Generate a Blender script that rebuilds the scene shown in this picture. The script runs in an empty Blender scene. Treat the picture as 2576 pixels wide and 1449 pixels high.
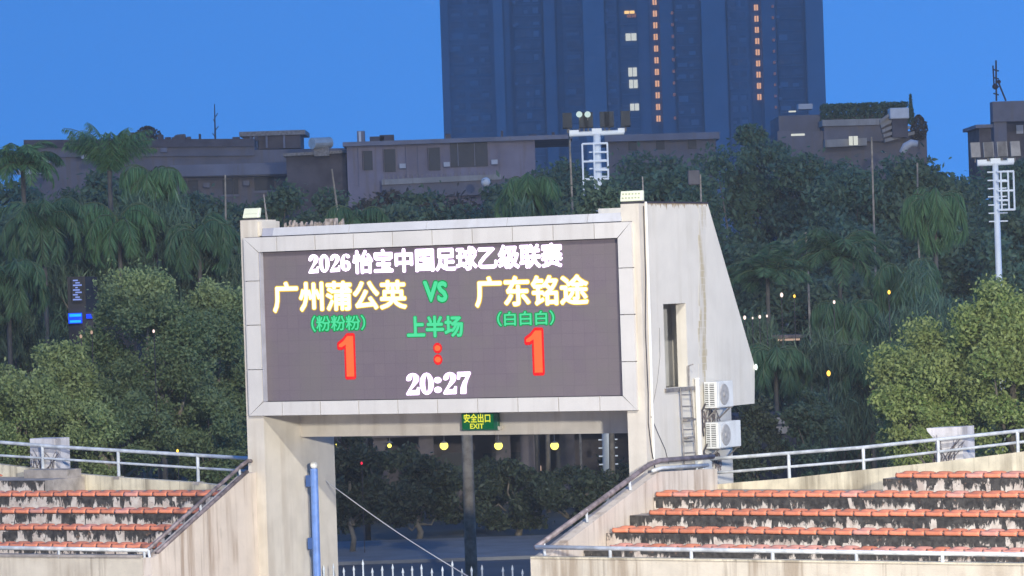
import bpy, bmesh, math, random
import numpy as np
from mathutils import Vector, Matrix

sc = bpy.context.scene
COL = sc.collection
PI = math.pi
R = random.Random(7)

# ------------------------------------------------------------------ camera, sky, lamps, exposure
FPX, ROLL, HC = 9400.0, 0.033, 9.3            # focal length in px of a 2576 px wide picture, camera roll, eye height
cam = bpy.data.cameras.new('camera')
cam.sensor_width = 36.0
cam.lens = 36.0 * FPX / 2576.0
cam.clip_start, cam.clip_end = 1.0, 6000.0
cob = bpy.data.objects.new('camera', cam)
COL.objects.link(cob)
cob.matrix_world = Matrix.Translation((0, 0, HC)) @ Matrix.Rotation(PI / 2, 4, 'X') @ Matrix.Rotation(-ROLL, 4, 'Z')
sc.camera = cob

world = bpy.data.worlds.new('World')
sc.world = world
world.use_nodes = True
wn = world.node_tree
bg = wn.nodes['Background']
sky = wn.nodes.new('ShaderNodeTexSky')
sky.sky_type = 'NISHITA'
sky.sun_disc = False
sky.sun_elevation = math.radians(15)
sky.sun_rotation = math.radians(78)
sky.ozone_density = 8.0
sky.air_density = 1.0
sky.dust_density = 0.0
tcw = wn.nodes.new('ShaderNodeTexCoord')
mad = wn.nodes.new('ShaderNodeVectorMath'); mad.operation = 'MULTIPLY_ADD'
mad.inputs[1].default_value = (1, 1, 0.8)
mad.inputs[2].default_value = (0, 0, 0.42)    # the even blue of dusk: no bright band along the horizon
tint = wn.nodes.new('ShaderNodeMix'); tint.data_type = 'RGBA'; tint.blend_type = 'MULTIPLY'
tint.inputs[0].default_value = 1.0
SKY_TINT = (0.66, 1.0, 1.13)
tint.inputs[7].default_value = (*SKY_TINT, 1)
wn.links.new(tcw.outputs['Generated'], mad.inputs[0])
wn.links.new(mad.outputs[0], sky.inputs[0])
wn.links.new(sky.outputs[0], tint.inputs[6])
wn.links.new(tint.outputs[2], bg.inputs[0])
bg.inputs[1].default_value = 0.15

def spot(name, loc, target, power, radius, angle, color):
    l = bpy.data.lights.new(name, 'SPOT')
    l.energy = power; l.shadow_soft_size = radius
    l.spot_size = math.radians(angle); l.spot_blend = 0.4; l.color = color
    o = bpy.data.objects.new(name, l); COL.objects.link(o)
    o.location = loc
    o.rotation_euler = (Vector(target) - Vector(loc)).to_track_quat('-Z', 'Y').to_euler()
    return o
# the stadium floodlights on their masts and roof edge, behind and above the camera's field of view
spot('floodlight_mast_lamp', (7.8, 12.3, 56), (-1, 96, 4), 146000, 1.1, 70, (1.0, 0.94, 0.83))
spot('stand_roof_floodlight', (29.5, -16.6, 21), (-1, 98, 6), 228000, 2.0, 50, (1.0, 0.95, 0.85))

sc.view_settings.view_transform = 'Standard'
sc.view_settings.look = 'None'
sc.view_settings.exposure = 1.0
sc.view_settings.gamma = 1.0
sc.view_settings.use_curve_mapping = False
sc.render.engine = 'CYCLES'
sc.cycles.use_denoising = True
sc.cycles.max_bounces = 6
sc.cycles.diffuse_bounces = 3
sc.cycles.glossy_bounces = 2
sc.cycles.transmission_bounces = 3
sc.cycles.volume_bounces = 1
sc.cycles.sample_clamp_indirect = 4.0

# ------------------------------------------------------------------ frames of reference
XL, YL, XR, YR = -6.913, 96.6, 2.956, 91.1    # the two lower corners of the scoreboard on plan
LEN = math.hypot(XR - XL, YR - YL)
EX = Vector(((XR - XL) / LEN, (YR - YL) / LEN, 0)); EY = Vector((-EX.y, EX.x, 0))
class Frame:
    def __init__(self, o, rz): self.m = Matrix.Translation(o) @ Matrix.Rotation(rz, 4, 'Z'); self.rz = rz
GF = Frame(Vector((XL, YL, 0)), math.atan2(EX.y, EX.x))      # s along the scoreboard, t into depth, z up
RDEL = math.radians(-4.0)                                     # the right stand bends towards the pitch
RF = Frame(GF.m @ Vector((11.6, -2.0, 0)), GF.rz + RDEL)      # u, t+2, z
WF = Frame(Vector((0, 0, 0)), 0)

def ray(px, py):
    dx, dy = px - 1288, py - 724.5
    return (dx - ROLL * dy) / FPX, -(dy + ROLL * dx) / FPX
def at(px, py, Y):
    u, v = ray(px, py)
    return Vector((u * Y, Y, HC + v * Y))
def on(frame, px, py, t):
    """point of the plane t = const of a frame seen in that direction (measuring the photograph)"""
    inv = frame.m.inverted()
    u, v = ray(px, py)
    o = inv @ Vector((0, 0, HC)); d = inv.to_3x3() @ Vector((u, 1, v))
    k = (t - o.y) / d.y
    return o + d * k
def onS(frame, px, py, s):
    inv = frame.m.inverted()
    u, v = ray(px, py)
    o = inv @ Vector((0, 0, HC)); d = inv.to_3x3() @ Vector((u, 1, v))
    k = (s - o.x) / d.x
    return o + d * k

# ------------------------------------------------------------------ materials
def _nodes(name):
    m = bpy.data.materials.new(name); m.use_nodes = True
    nt = m.node_tree; nt.nodes.clear()
    out = nt.nodes.new('ShaderNodeOutputMaterial')
    return m, nt, out
def N(nt, t, **kw):
    n = nt.nodes.new(t)
    for k, v in kw.items(): setattr(n, k, v)
    return n
def mix(nt, fac, a, b, mode='MIX'):
    n = N(nt, 'ShaderNodeMix', data_type='RGBA', blend_type=mode)
    for sock, v in ((n.inputs[0], fac), (n.inputs[6], a), (n.inputs[7], b)):
        if isinstance(v, (int, float)): sock.default_value = v
        elif isinstance(v, tuple): sock.default_value = (*v, 1) if len(v) == 3 else v
        else: nt.links.new(v, sock)
    return n.outputs[2]
def noise(nt, vec, scale, detail=4, rough=.55, dist=0.0):
    n = N(nt, 'ShaderNodeTexNoise')
    n.inputs['Scale'].default_value = scale; n.inputs['Detail'].default_value = detail
    n.inputs['Roughness'].default_value = rough; n.inputs['Distortion'].default_value = dist
    nt.links.new(vec, n.inputs['Vector']); return n.outputs['Fac']
def ramp(nt, f, a, b):
    n = N(nt, 'ShaderNodeMapRange', interpolation_type='SMOOTHSTEP'); n.inputs[1].default_value = a; n.inputs[2].default_value = b
    nt.links.new(f, n.inputs[0]); return n.outputs[0]
def scaled(nt, vec, s):
    n = N(nt, 'ShaderNodeVectorMath', operation='MULTIPLY'); n.inputs[1].default_value = s
    nt.links.new(vec, n.inputs[0]); return n.outputs[0]
def math_(nt, op, a, b):
    n = N(nt, 'ShaderNodeMath', operation=op, use_clamp=True)
    for i, v in enumerate((a, b)):
        if isinstance(v, (int, float)): n.inputs[i].default_value = v
        else: nt.links.new(v, n.inputs[i])
    return n.outputs[0]

def surf(name, col, rough=.75, var=.18, scale=2.0, streak=0.0, streak_col=(.2, .15, .1), spots=0.0, bump=.15, bscale=25, rnd=.0, metal=0.0, spot_col=(.06, .05, .04)):
    m, nt, out = _nodes(name)
    b = N(nt, 'ShaderNodeBsdfPrincipled'); nt.links.new(b.outputs[0], out.inputs[0])
    b.inputs['Roughness'].default_value = rough; b.inputs['Metallic'].default_value = metal
    tc = N(nt, 'ShaderNodeTexCoord'); v = tc.outputs['Object']
    oi = N(nt, 'ShaderNodeObjectInfo')
    n1 = noise(nt, v, scale, 5)
    lo = tuple(c * (1 - var) for c in col); hi = tuple(min(.92, c * (1 + var)) for c in col)
    c = mix(nt, ramp(nt, n1, .3, .7), lo, hi)
    if streak:
        s1 = noise(nt, scaled(nt, v, (2.6, 2.6, .16)), 1.0, 5, .6)
        s2 = noise(nt, v, 0.6, 2)
        f = math_(nt, 'MULTIPLY', ramp(nt, s1, .47, .66), ramp(nt, s2, .3, .62))
        c = mix(nt, math_(nt, 'MULTIPLY', f, streak), c, streak_col)
    if streak > .6:
        s4 = noise(nt, scaled(nt, v, (7, 7, .22)), 1.0, 6, .65)
        c = mix(nt, math_(nt, 'MULTIPLY', ramp(nt, s4, .56, .70), .45), c, tuple(q * .6 for q in streak_col))
        s5 = noise(nt, v, 11, 6, .7)
        c = mix(nt, math_(nt, 'MULTIPLY', ramp(nt, s5, .62, .72), .35), c, tuple(q * .55 for q in streak_col))
    if spots:
        s3 = noise(nt, scaled(nt, v, (1.3, 1.3, .8)), 2.2, 8, .7)
        c = mix(nt, math_(nt, 'MULTIPLY', ramp(nt, s3, .6, .7), spots), c, spot_col)
    if rnd:
        c = mix(nt, 1.0, c, mix(nt, oi.outputs['Random'], (1 - rnd,) * 3, (1, 1, 1)), 'MULTIPLY')
    nt.links.new(c, b.inputs['Base Color'])
    if bump:
        bp = N(nt, 'ShaderNodeBump'); bp.inputs['Strength'].default_value = bump; bp.inputs['Distance'].default_value = .02
        nt.links.new(noise(nt, v, bscale, 4), bp.inputs['Height']); nt.links.new(bp.outputs[0], b.inputs['Normal'])
    return m
def glow(name, col, strength):
    m, nt, out = _nodes(name)
    e = N(nt, 'ShaderNodeEmission'); e.inputs[0].default_value = (*col, 1); e.inputs[1].default_value = strength * .5
    nt.links.new(e.outputs[0], out.inputs[0]); return m
def leafmat(name, col, col2, trans=.35):
    m, nt, out = _nodes(name)
    g = N(nt, 'ShaderNodeNewGeometry')
    tc = N(nt, 'ShaderNodeTexCoord')
    big = noise(nt, tc.outputs['Object'], .5, 3)
    c = mix(nt, ramp(nt, g.outputs['Random Per Island'], 0, 1), col, col2)
    c = mix(nt, ramp(nt, big, .35, .65), c, tuple(x * .72 for x in col2), 'MIX')
    d = N(nt, 'ShaderNodeBsdfPrincipled'); d.inputs['Roughness'].default_value = .55
    d.inputs['Specular IOR Level'].default_value = .35
    nt.links.new(c, d.inputs['Base Color'])
    t = N(nt, 'ShaderNodeBsdfTranslucent'); nt.links.new(c, t.inputs[0])
    mx = N(nt, 'ShaderNodeMixShader'); mx.inputs[0].default_value = trans
    nt.links.new(d.outputs[0], mx.inputs[1]); nt.links.new(t.outputs[0], mx.inputs[2]); nt.links.new(mx.outputs[0], out.inputs[0])
    return m
def risermat(name, amount):
    """cream risers with black mould hanging from the top edge in patches"""
    m, nt, out = _nodes(name)
    b = N(nt, 'ShaderNodeBsdfPrincipled'); b.inputs['Roughness'].default_value = .85
    nt.links.new(b.outputs[0], out.inputs[0])
    tc = N(nt, 'ShaderNodeTexCoord'); v = tc.outputs['Object']
    sep = N(nt, 'ShaderNodeSeparateXYZ'); nt.links.new(tc.outputs['Generated'], sep.inputs[0])
    base = mix(nt, ramp(nt, noise(nt, v, 3.5, 5), .35, .65), (.50, .41, .34), (.68, .61, .52))
    w = noise(nt, scaled(nt, v, (1, 1, .6)), .55, 3)
    f1 = noise(nt, scaled(nt, v, (2.6, 2.6, 1.1)), 3.2, 9, .72, .3)
    vx = N(nt, 'ShaderNodeTexVoronoi', feature='F1', distance='CHEBYCHEV'); vx.inputs['Scale'].default_value = 1.0
    nt.links.new(scaled(nt, v, (4.4, 4.4, 1.1)), vx.inputs['Vector'])
    sc_ = N(nt, 'ShaderNodeSeparateColor'); nt.links.new(vx.outputs['Color'], sc_.inputs[0])
    tot = math_(nt, 'ADD', math_(nt, 'MULTIPLY', f1, .85), math_(nt, 'MULTIPLY', sc_.outputs[0], .28))
    tot = math_(nt, 'ADD', tot, math_(nt, 'MULTIPLY', w, .25))
    tot = math_(nt, 'ADD', tot, math_(nt, 'MULTIPLY', sep.outputs[2], .30))
    f = ramp(nt, tot, .90 - amount, .99 - amount)
    dark = mix(nt, ramp(nt, noise(nt, v, 9, 4), .3, .7), (.025, .022, .02), (.075, .068, .06))
    c = mix(nt, f, base, dark)
    g = ramp(nt, noise(nt, v, 6, 3), .62, .75)
    c = mix(nt, math_(nt, 'MULTIPLY', g, .5), c, (.33, .2, .13))
    nt.links.new(c, b.inputs['Base Color'])
    bp = N(nt, 'ShaderNodeBump'); bp.inputs['Strength'].default_value = .4; bp.inputs['Distance'].default_value = .02
    nt.links.new(noise(nt, v, 18, 4), bp.inputs['Height']); nt.links.new(bp.outputs[0], b.inputs['Normal'])
    return m

MAT = dict(
    plaster=surf('cream plaster', (.62, .57, .48), var=.07, scale=1.6, streak=.35, streak_col=(.34, .27, .19), bump=.12),
    side=surf('pale side wall plaster', (.66, .625, .545), var=.05, scale=1.1, streak=.30, streak_col=(.45, .40, .30), bump=.1),
    panel=surf('aluminium composite panel', (.62, .595, .55), rough=.45, var=.05, scale=.8, streak=.12, bump=.03, rnd=.07),
    coping=surf('coping panel', (.56, .56, .56), rough=.5, var=.06, scale=1.2, streak=.15, bump=.04, rnd=.06),
    greypanel=surf('grey patched panel', (.36, .36, .40), rough=.6, var=.1),
    joint=surf('dark joint backing', (.035, .03, .045), var=.1),
    inner=surf('grey room interior', (.45, .46, .47), var=.15, scale=1.0, streak=.4),
    stain=surf('rust brown stain', (.30, .22, .12), var=.3, scale=5, streak=.5),
    standwall=surf('weathered stand wall', (.60, .54, .43), var=.10, scale=1.3, streak=.7, streak_col=(.27, .20, .13), spots=.12, bump=.3, bscale=14),
    endwall=surf('stained end wall', (.64, .56, .47), var=.08, scale=1.0, streak=.8, streak_col=(.30, .21, .14), spots=.15, bump=.25, bscale=14),
    parapet=surf('yellowed parapet', (.66, .59, .43), var=.16, scale=1.8, streak=.75, streak_col=(.22, .18, .12), spots=.3, bump=.4, bscale=12),
    tread=surf('grey cement tread', (.35, .31, .27), var=.3, scale=2.5, spots=.5, bump=.3),
    riser_l=risermat('mouldy riser left', .09), riser_r=risermat('mouldy riser right', .165),
    seat=surf('orange moulded plastic', (.92, .285, .15), rough=.5, var=.14, scale=5, rnd=.28, bump=.05, spots=.10, spot_col=(.35, .1, .05)),
    seatpink=surf('sun faded orange plastic', (.86, .36, .26), rough=.55, var=.16, scale=5, rnd=.2, bump=.05, spots=.12, spot_col=(.3, .12, .07)),
    rail=surf('galvanised pipe', (.58, .61, .62), rough=.5, var=.25, scale=3, metal=.15, bump=.1),
    darkrail=surf('worn brown painted pipe', (.19, .155, .16), rough=.5, var=.45, scale=4, metal=.1, spots=.25, spot_col=(.45, .42, .38)),
    blue=surf('blue painted steel', (.13, .25, .60), rough=.45, var=.14, scale=5, bump=.08),
    dkblue=surf('dark blue bracket', (.035, .09, .27), rough=.5, var=.15),
    white=surf('white plastic', (.74, .74, .70), rough=.45, var=.06),
    acwhite=surf('aged white sheet metal', (.70, .71, .68), rough=.5, var=.07, streak=.2),
    grille=surf('grey fan grille', (.36, .35, .33), rough=.6, var=.2, scale=9),
    black=surf('dark gap', (.02, .02, .022), var=.1),
    iron=surf('dull iron', (.24, .22, .20), rough=.6, var=.3, scale=6, metal=.2),
    cable=surf('black cable', (.04, .035, .045), var=.2),
    wire=surf('steel wire', (.55, .56, .58), rough=.4, metal=.3, var=.1),
    galv=surf('pale painted fence', (.55, .62, .68), rough=.5, var=.15, rnd=.2),
    mast=surf('white mast paint', (.80, .86, .90), rough=.5, var=.06),
    lamphead=surf('grey lamp housing', (.30, .28, .25), rough=.5, var=.2),
    stem=surf('green frond stem', (.07, .11, .05), var=.2),
    spk=surf('dark loudspeaker', (.07, .07, .085), var=.2),
    darkhead=surf('dark lamp housing', (.03, .033, .033), rough=.5, var=.2),
    lens=surf('pale yellow lamp glass', (.74, .76, .56), rough=.35, var=.05),
    leddot=surf('led chip', (.42, .44, .30), rough=.4, var=.1),
    signgreen=surf('green sign case', (.01, .12, .055), rough=.4, var=.1),
    block=surf('pale mould streaked concrete', (.62, .60, .60), var=.12, scale=2, streak=.8, streak_col=(.25, .22, .2), spots=.2),
    vine=surf('dead vine', (.12, .10, .10), var=.3),
    rubble=surf('broken mortar', (.33, .28, .24), var=.5, scale=8, spots=.6),
    bark=surf('grey bark', (.15, .13, .10), var=.3, scale=4, bump=.5),
    palebark=surf('pale bark', (.30, .26, .20), var=.3, scale=4, bump=.5),
    palmtrunk=surf('palm trunk', (.09, .085, .075), var=.2, scale=3, bump=.4),
    track=surf('brightened clay running track', (.52, .42, .34), var=.15, scale=.5, bump=.2),
    ground=surf('dark ground', (.055, .06, .05), var=.3, scale=.3, bump=.3, bscale=3),
    asphalt=surf('wet road', (.055, .06, .07), rough=.6, var=.2, scale=.6),
    pave=surf('pale pavement', (.17, .18, .19), rough=.7, var=.15, scale=.8, bump=.2),
    tower=surf('tower facade tiles', (.26, .26, .29), var=.08, scale=.15, bump=0),
    towerlight=surf('tower pale bay', (.34, .34, .37), var=.06, scale=.15, bump=0),
    towerdark=surf('tower dark bay', (.18, .18, .20), var=.08, scale=.15, bump=0),
    towerglass=surf('tower window glass', (.15, .16, .19), rough=.35, var=.2, scale=.4, bump=0),
    glass=surf('dark window glass', (.03, .035, .045), rough=.55, var=.2, scale=.5, bump=0),
    mauve2=surf('lilac house render', (.255, .225, .27), var=.14, scale=.6, streak=.4),
    mauve=surf('mauve render', (.175, .165, .185), var=.14, scale=.6, streak=.4),
    greyroof=surf('grey roof edge', (.22, .22, .26), var=.16, scale=.4, streak=.3),
    shadewall=surf('dark blue shed wall', (.025, .03, .045), var=.2),
    dkbuild=surf('dark shed wall', (.10, .085, .09), var=.3, scale=.8),
    concrete=surf('grey concrete', (.36, .34, .31), var=.15, scale=.6, streak=.5),
    steel=surf('bright steel tank', (.62, .60, .52), rough=.3, metal=.25, var=.15),
    palewall=surf('pale far wall', (.55, .55, .55), var=.1, scale=.8),
    haywhite=surf('white awning', (.75, .75, .72), var=.08),
)
MAT.update(
    t_white=glow('led white', (1.0, .96, 1.0), 4.0), t_halo=glow('led white bloom', (.80, .50, .95), 1.0),
    t_yel=glow('led yellow', (1.0, .93, .45), 2.4), t_yelo=glow('led yellow bloom', (1.0, .62, .06), 1.0),
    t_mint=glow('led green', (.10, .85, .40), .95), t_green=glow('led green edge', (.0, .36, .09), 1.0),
    t_or=glow('led red core', (1.0, .15, .045), 1.3), t_red=glow('led red bloom', (1.0, .018, .025), 1.0),
    x_yel=glow('exit lettering', (.95, .93, .06), 1.0), x_face=glow('exit face', (.0, .13, .045), .9),
    lampy=glow('yellow lamp globe', (1.0, .88, .15), 2.3), peach=glow('lit stair window', (1.0, .52, .28), .85),
    peachdim=glow('dim lit window', (.9, .42, .30), .22), winwhite=glow('lit white window', (.85, .88, .80), .8),
    winorange=glow('lit orange window', (1.0, .62, .22), 1.3), amber=glow('amber lamp', (1.0, .55, .08), 2.5),
    cool=glow('cool lamp', (.85, 1.0, .98), 1.6), coolmast=glow('dim cool lamp', (.70, .90, .88), .85), bluesign=glow('blue sign', (.01, .06, 1.0), 1.3), cyansign=glow('cyan sign', (.02, .55, 1.0), 1.0),
    violet=glow('violet sign', (.20, .16, 1.0), .9), signpale=glow('pale blue sign', (.30, .42, 1.0), .8), redl=glow('red lamp', (1.0, .03, .08), 1.5),
    pinklamp=glow('pink white lamp', (1.0, .75, .68), 1.6), warmstrip=glow('warm lit strip', (1.0, .68, .52), .55),
)
def ledmat():
    m, nt, out = _nodes('led modules')
    b = N(nt, 'ShaderNodeBsdfPrincipled'); b.inputs['Roughness'].default_value = .6; nt.links.new(b.outputs[0], out.inputs[0])
    v = N(nt, 'ShaderNodeTexCoord').outputs['Object']
    sep = N(nt, 'ShaderNodeSeparateXYZ'); nt.links.new(v, sep.inputs[0])
    cb = N(nt, 'ShaderNodeCombineXYZ'); nt.links.new(sep.outputs[0], cb.inputs[0]); nt.links.new(sep.outputs[2], cb.inputs[1])
    br = N(nt, 'ShaderNodeTexBrick', offset=0.0); nt.links.new(cb.outputs[0], br.inputs['Vector'])
    for k, val in (('Scale', 1.0), ('Mortar Size', .006), ('Brick Width', .32), ('Row Height', .32), ('Mortar Smooth', .3), ('Bias', 0.0)): br.inputs[k].default_value = val
    br.inputs['Color1'].default_value = (.152, .124, .136, 1); br.inputs['Color2'].default_value = (.164, .135, .143, 1); br.inputs['Mortar'].default_value = (.125, .10, .112, 1)
    g = noise(nt, v, 55, 2, .8)
    c = mix(nt, ramp(nt, g, .35, .65), (.82, .82, .84), (1.12, 1.08, 1.12))
    c = mix(nt, 1.0, br.outputs['Color'], c, 'MULTIPLY')
    c = mix(nt, math_(nt, 'MULTIPLY', ramp(nt, noise(nt, v, .7, 4), .4, .7), .5), c, (.155, .140, .125))
    nt.links.new(c, b.inputs['Base Color'])
    return m
MAT['led'] = ledmat()
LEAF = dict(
    near=leafmat('lit leaves', (.14, .24, .06), (.42, .50, .17)),  # leaf colour raised to stand in for floodlight on the near crowns
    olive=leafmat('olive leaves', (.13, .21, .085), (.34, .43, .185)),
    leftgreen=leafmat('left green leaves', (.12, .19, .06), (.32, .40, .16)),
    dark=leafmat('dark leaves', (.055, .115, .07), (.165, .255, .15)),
    shade=leafmat('shaded leaves', (.03, .045, .03), (.08, .11, .065)),  # leaf colour lowered to stand in for shade behind the stadium
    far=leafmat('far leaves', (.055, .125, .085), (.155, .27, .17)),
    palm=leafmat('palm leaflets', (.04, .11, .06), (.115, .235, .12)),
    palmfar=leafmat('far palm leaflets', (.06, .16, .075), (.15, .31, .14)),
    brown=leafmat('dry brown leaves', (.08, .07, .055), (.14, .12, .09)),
)

# ------------------------------------------------------------------ mesh builder
class MB:
    def __init__(self): self.v = []; self.f = []
    def add(self, vs, fs):
        k = len(self.v); self.v += [tuple(p) for p in vs]; self.f += [tuple(i + k for i in f) for f in fs]; return self
    def box(self, x0, x1, y0, y1, z0, z1):
        return self.add([(x0, y0, z0), (x1, y0, z0), (x1, y1, z0), (x0, y1, z0), (x0, y0, z1), (x1, y0, z1), (x1, y1, z1), (x0, y1, z1)],
                        [(3, 2, 1, 0), (4, 5, 6, 7), (0, 1, 5, 4), (1, 2, 6, 5), (2, 3, 7, 6), (3, 0, 4, 7)])
    def prism(self, poly, axis, a, b):
        """poly in the two other axes (in x,y,z order), swept along axis from a to b"""
        def P(p, q): return {'x': (q, p[0], p[1]), 'y': (p[0], q, p[1]), 'z': (p[0], p[1], q)}[axis]
        n = len(poly); area = sum(poly[i][0] * poly[(i + 1) % n][1] - poly[(i + 1) % n][0] * poly[i][1] for i in range(n))
        if area < 0: poly = poly[::-1]
        if axis == 'y': a, b = b, a
        vs = [P(p, a) for p in poly] + [P(p, b) for p in poly]
        fs = [tuple(range(n))[::-1], tuple(range(n, 2 * n))] + [(i, (i + 1) % n, n + (i + 1) % n, n + i) for i in range(n)]
        return self.add(vs, fs)
    def tube(self, pts, r, n=8, caps=True):
        pts = [Vector(p) for p in pts]; rs = r if isinstance(r, (list, tuple)) else [r] * len(pts)
        vs, fs = [], []
        up = Vector((0, 0, 1)); prev = None
        for i, p in enumerate(pts):
            d = (pts[min(i + 1, len(pts) - 1)] - pts[max(i - 1, 0)]).normalized()
            a = prev - d * prev.dot(d) if prev is not None else d.cross(up if abs(d.z) < .9 else Vector((1, 0, 0)))
            if a.length < 1e-6: a = d.orthogonal()
            a.normalize(); prev = a; b = d.cross(a)
            vs += [p + (a * math.cos(2 * PI * k / n) + b * math.sin(2 * PI * k / n)) * rs[i] for k in range(n)]
        for i in range(len(pts) - 1):
            fs += [(i * n + k, i * n + (k + 1) % n, (i + 1) * n + (k + 1) % n, (i + 1) * n + k) for k in range(n)]
        if caps: fs += [tuple(range(n))[::-1], tuple(range((len(pts) - 1) * n, len(pts) * n))]
        return self.add(vs, fs)
    def ball(self, c, r, n=10, m=7, sz=1.0):
        c = Vector(c); vs = [c + Vector((0, 0, r * sz))]; fs = []
        for i in range(1, m):
            th = PI * i / m
            vs += [c + Vector((r * math.sin(th) * math.cos(2 * PI * k / n), r * math.sin(th) * math.sin(2 * PI * k / n), r * sz * math.cos(th))) for k in range(n)]
        vs.append(c - Vector((0, 0, r * sz)))
        for k in range(n): fs.append((0, 1 + k, 1 + (k + 1) % n))
        for i in range(m - 2):
            fs += [(1 + i * n + k, 1 + (i + 1) * n + k, 1 + (i + 1) * n + (k + 1) % n, 1 + i * n + (k + 1) % n) for k in range(n)]
        q = len(vs) - 1; o = 1 + (m - 2) * n
        for k in range(n): fs.append((q, o + (k + 1) % n, o + k))
        return self.add(vs, fs)
    def mesh(self, name, mat, off=Vector((0, 0, 0)), smooth=False, bevel=0):
        me = bpy.data.meshes.new(name)
        me.from_pydata([(p[0] - off[0], p[1] - off[1], p[2] - off[2]) for p in self.v], [], self.f)
        if bevel:
            bm = bmesh.new(); bm.from_mesh(me)
            bmesh.ops.bevel(bm, geom=bm.edges[:], offset=bevel, segments=1, affect='EDGES', clamp_overlap=True)
            bm.to_mesh(me); bm.free()
        me.materials.append(mat)
        if smooth: me.polygons.foreach_set('use_smooth', [True] * len(me.polygons))
        me.update(); return me

OFF = {}
def tag(o, label=None, cat=None, group=None, kind=None):
    if label: o['label'] = label
    if cat: o['category'] = cat
    if group: o['group'] = group
    if kind: o['kind'] = kind
    return o
def place(o, frame, off):
    o.matrix_world = frame.m @ Matrix.Translation(off); OFF[o.name] = Vector(off); COL.objects.link(o)
def thing(name, label, cat, frame, off, group=None):
    o = bpy.data.objects.new(name, None); o.empty_display_size = .3
    place(o, frame, off); return tag(o, label, cat, group)
def solo(name, mb, mat, frame, off, label=None, cat=None, group=None, kind=None, **kw):
    o = bpy.data.objects.new(name, mb.mesh(name, mat, Vector(off), **kw)); place(o, frame, off)
    return tag(o, label, cat, group, kind)
def part(name, mb, mat, parent, **kw):
    off = OFF[parent.name]
    o = bpy.data.objects.new(name, mb.mesh(name, mat, off, **kw)); COL.objects.link(o); o.parent = parent; OFF[o.name] = off
    return o
def partmesh(name, me, parent, loc=(0, 0, 0)):
    """alike pieces: one shared mesh (built about its own origin) placed at loc, in the thing's coordinates"""
    o = bpy.data.objects.new(name, me); COL.objects.link(o); o.parent = parent; o.location = Vector(loc) - OFF[parent.name]; OFF[o.name] = Vector(loc)
    return o

# ------------------------------------------------------------------ ground
g = MB().add([(-1500, -300, 0), (1500, -300, 0), (1500, 2600, 0), (-1500, 2600, 0)], [(0, 1, 2, 3)])
solo('ground', g, MAT['ground'], WF, (0, 0, 0), kind='structure')
g = MB().add([(-60, 30, .004), (60, 30, .004), (60, 84, .004), (-60, 106, .004)], [(0, 1, 2, 3)])
solo('running_track', g, MAT['track'], WF, (0, 60, .004), kind='structure')  # unseen track, its colour raised to bounce floodlight up under the scoreboard
g = MB().add([(-80, 112, .004), (80, 112, .004), (80, 128, .004), (-80, 128, .004)], [(0, 1, 2, 3)])
solo('road', g, MAT['asphalt'], WF, (0, 112, .004), kind='structure')
solo('pavement', MB().box(-80, 80, 128, 138.5, 0, .12), MAT['pave'], WF, (0, 128, 0), kind='structure')

# ------------------------------------------------------------------ gate building that carries the scoreboard
gate = thing('gate_building', 'cream concrete gate building carrying the scoreboard over the stadium entrance', 'building', GF, (5.6, 1.8, 0))
part('pier', MB().box(-.13, .39, .1, 3.5, 0, 10.86).box(-.13, .39, .1, 1.0, 10.86, 11.28).box(.39, .50, .16, 1.0, 10.86, 11.24), MAT['plaster'], gate)
part('pier', MB().box(10.97, 11.47, .1, .45, 0, 11.26), MAT['plaster'], gate)
part('hall', MB().box(.392, 10.5, .36, 3.4, 6.25, 10.82), MAT['inner'], gate)
part('beam', MB().box(.392, 11.168, 1.85, 2.35, 5.58, 6.248), MAT['plaster'], gate)
sw = part('side_wall', MB()
     .prism([(.452, 11.27), (.452, 3.0), (4.92, 3.0), (4.92, 6.11), (4.92, 6.7), (.9, 6.7), (.9, 6.7), (1.28, 6.7), (1.28, 8.78), (1.28, 11.27)], 'x', 11.17, 11.45) if False else MB()
     .box(11.17, 11.45, .452, 4.92, 3.0, 6.7).box(11.17, 11.45, .452, 1.28, 6.7, 11.27).box(11.17, 11.45, 1.28, 2.53, 8.78, 11.27)
     .prism([(2.53, 6.7), (4.92, 6.7), (4.92, 6.11), (6.32, 6.11), (6.40, 7.08), (3.96, 11.27), (2.53, 11.27)], 'x', 11.17, 11.45), MAT['side'], gate)
part('rear_block', MB().prism([(3.42, 6.11), (6.30, 6.13), (6.37, 7.08), (3.94, 11.25), (3.42, 11.25)], 'x', 8.6, 11.165), MAT['side'], gate)
part('rear_column', MB().box(10.4, 11.165, 3.6, 4.90, 0, 6.105), MAT['side'], gate)
part('door_landing', MB().box(10.5, 11.5, 1.2, 3.0, 6.60, 6.695), MAT['iron'], gate)
part('inner_partition', MB().box(10.52, 10.60, .46, 3.4, 6.7, 10.8), MAT['inner'], gate)
# rust stain run down the side wall, flaking
st = MB()
for k in range(26):
    z1 = 11.2 - k * .18; w = .20 + .07 * R.random(); tc = 3.66 + .03 * math.sin(k) - .012 * k
    st.box(11.452, 11.456, tc - w, tc + w * .7, z1 - .17, z1)
m_st, nt, out = _nodes('wall stain')
b_ = N(nt, 'ShaderNodeBsdfPrincipled'); b_.inputs['Roughness'].default_value = .8; nt.links.new(b_.outputs[0], out.inputs[0])
tc_ = N(nt, 'ShaderNodeTexCoord')
sf = ramp(nt, noise(nt, scaled(nt, tc_.outputs['Object'], (1, 3.2, .5)), 1.6, 6, .65), .42, .62)
nt.links.new(mix(nt, sf, (.62, .59, .52), (.48, .41, .27)), b_.inputs['Base Color'])
part('wall_stain', st, m_st, gate)
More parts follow.
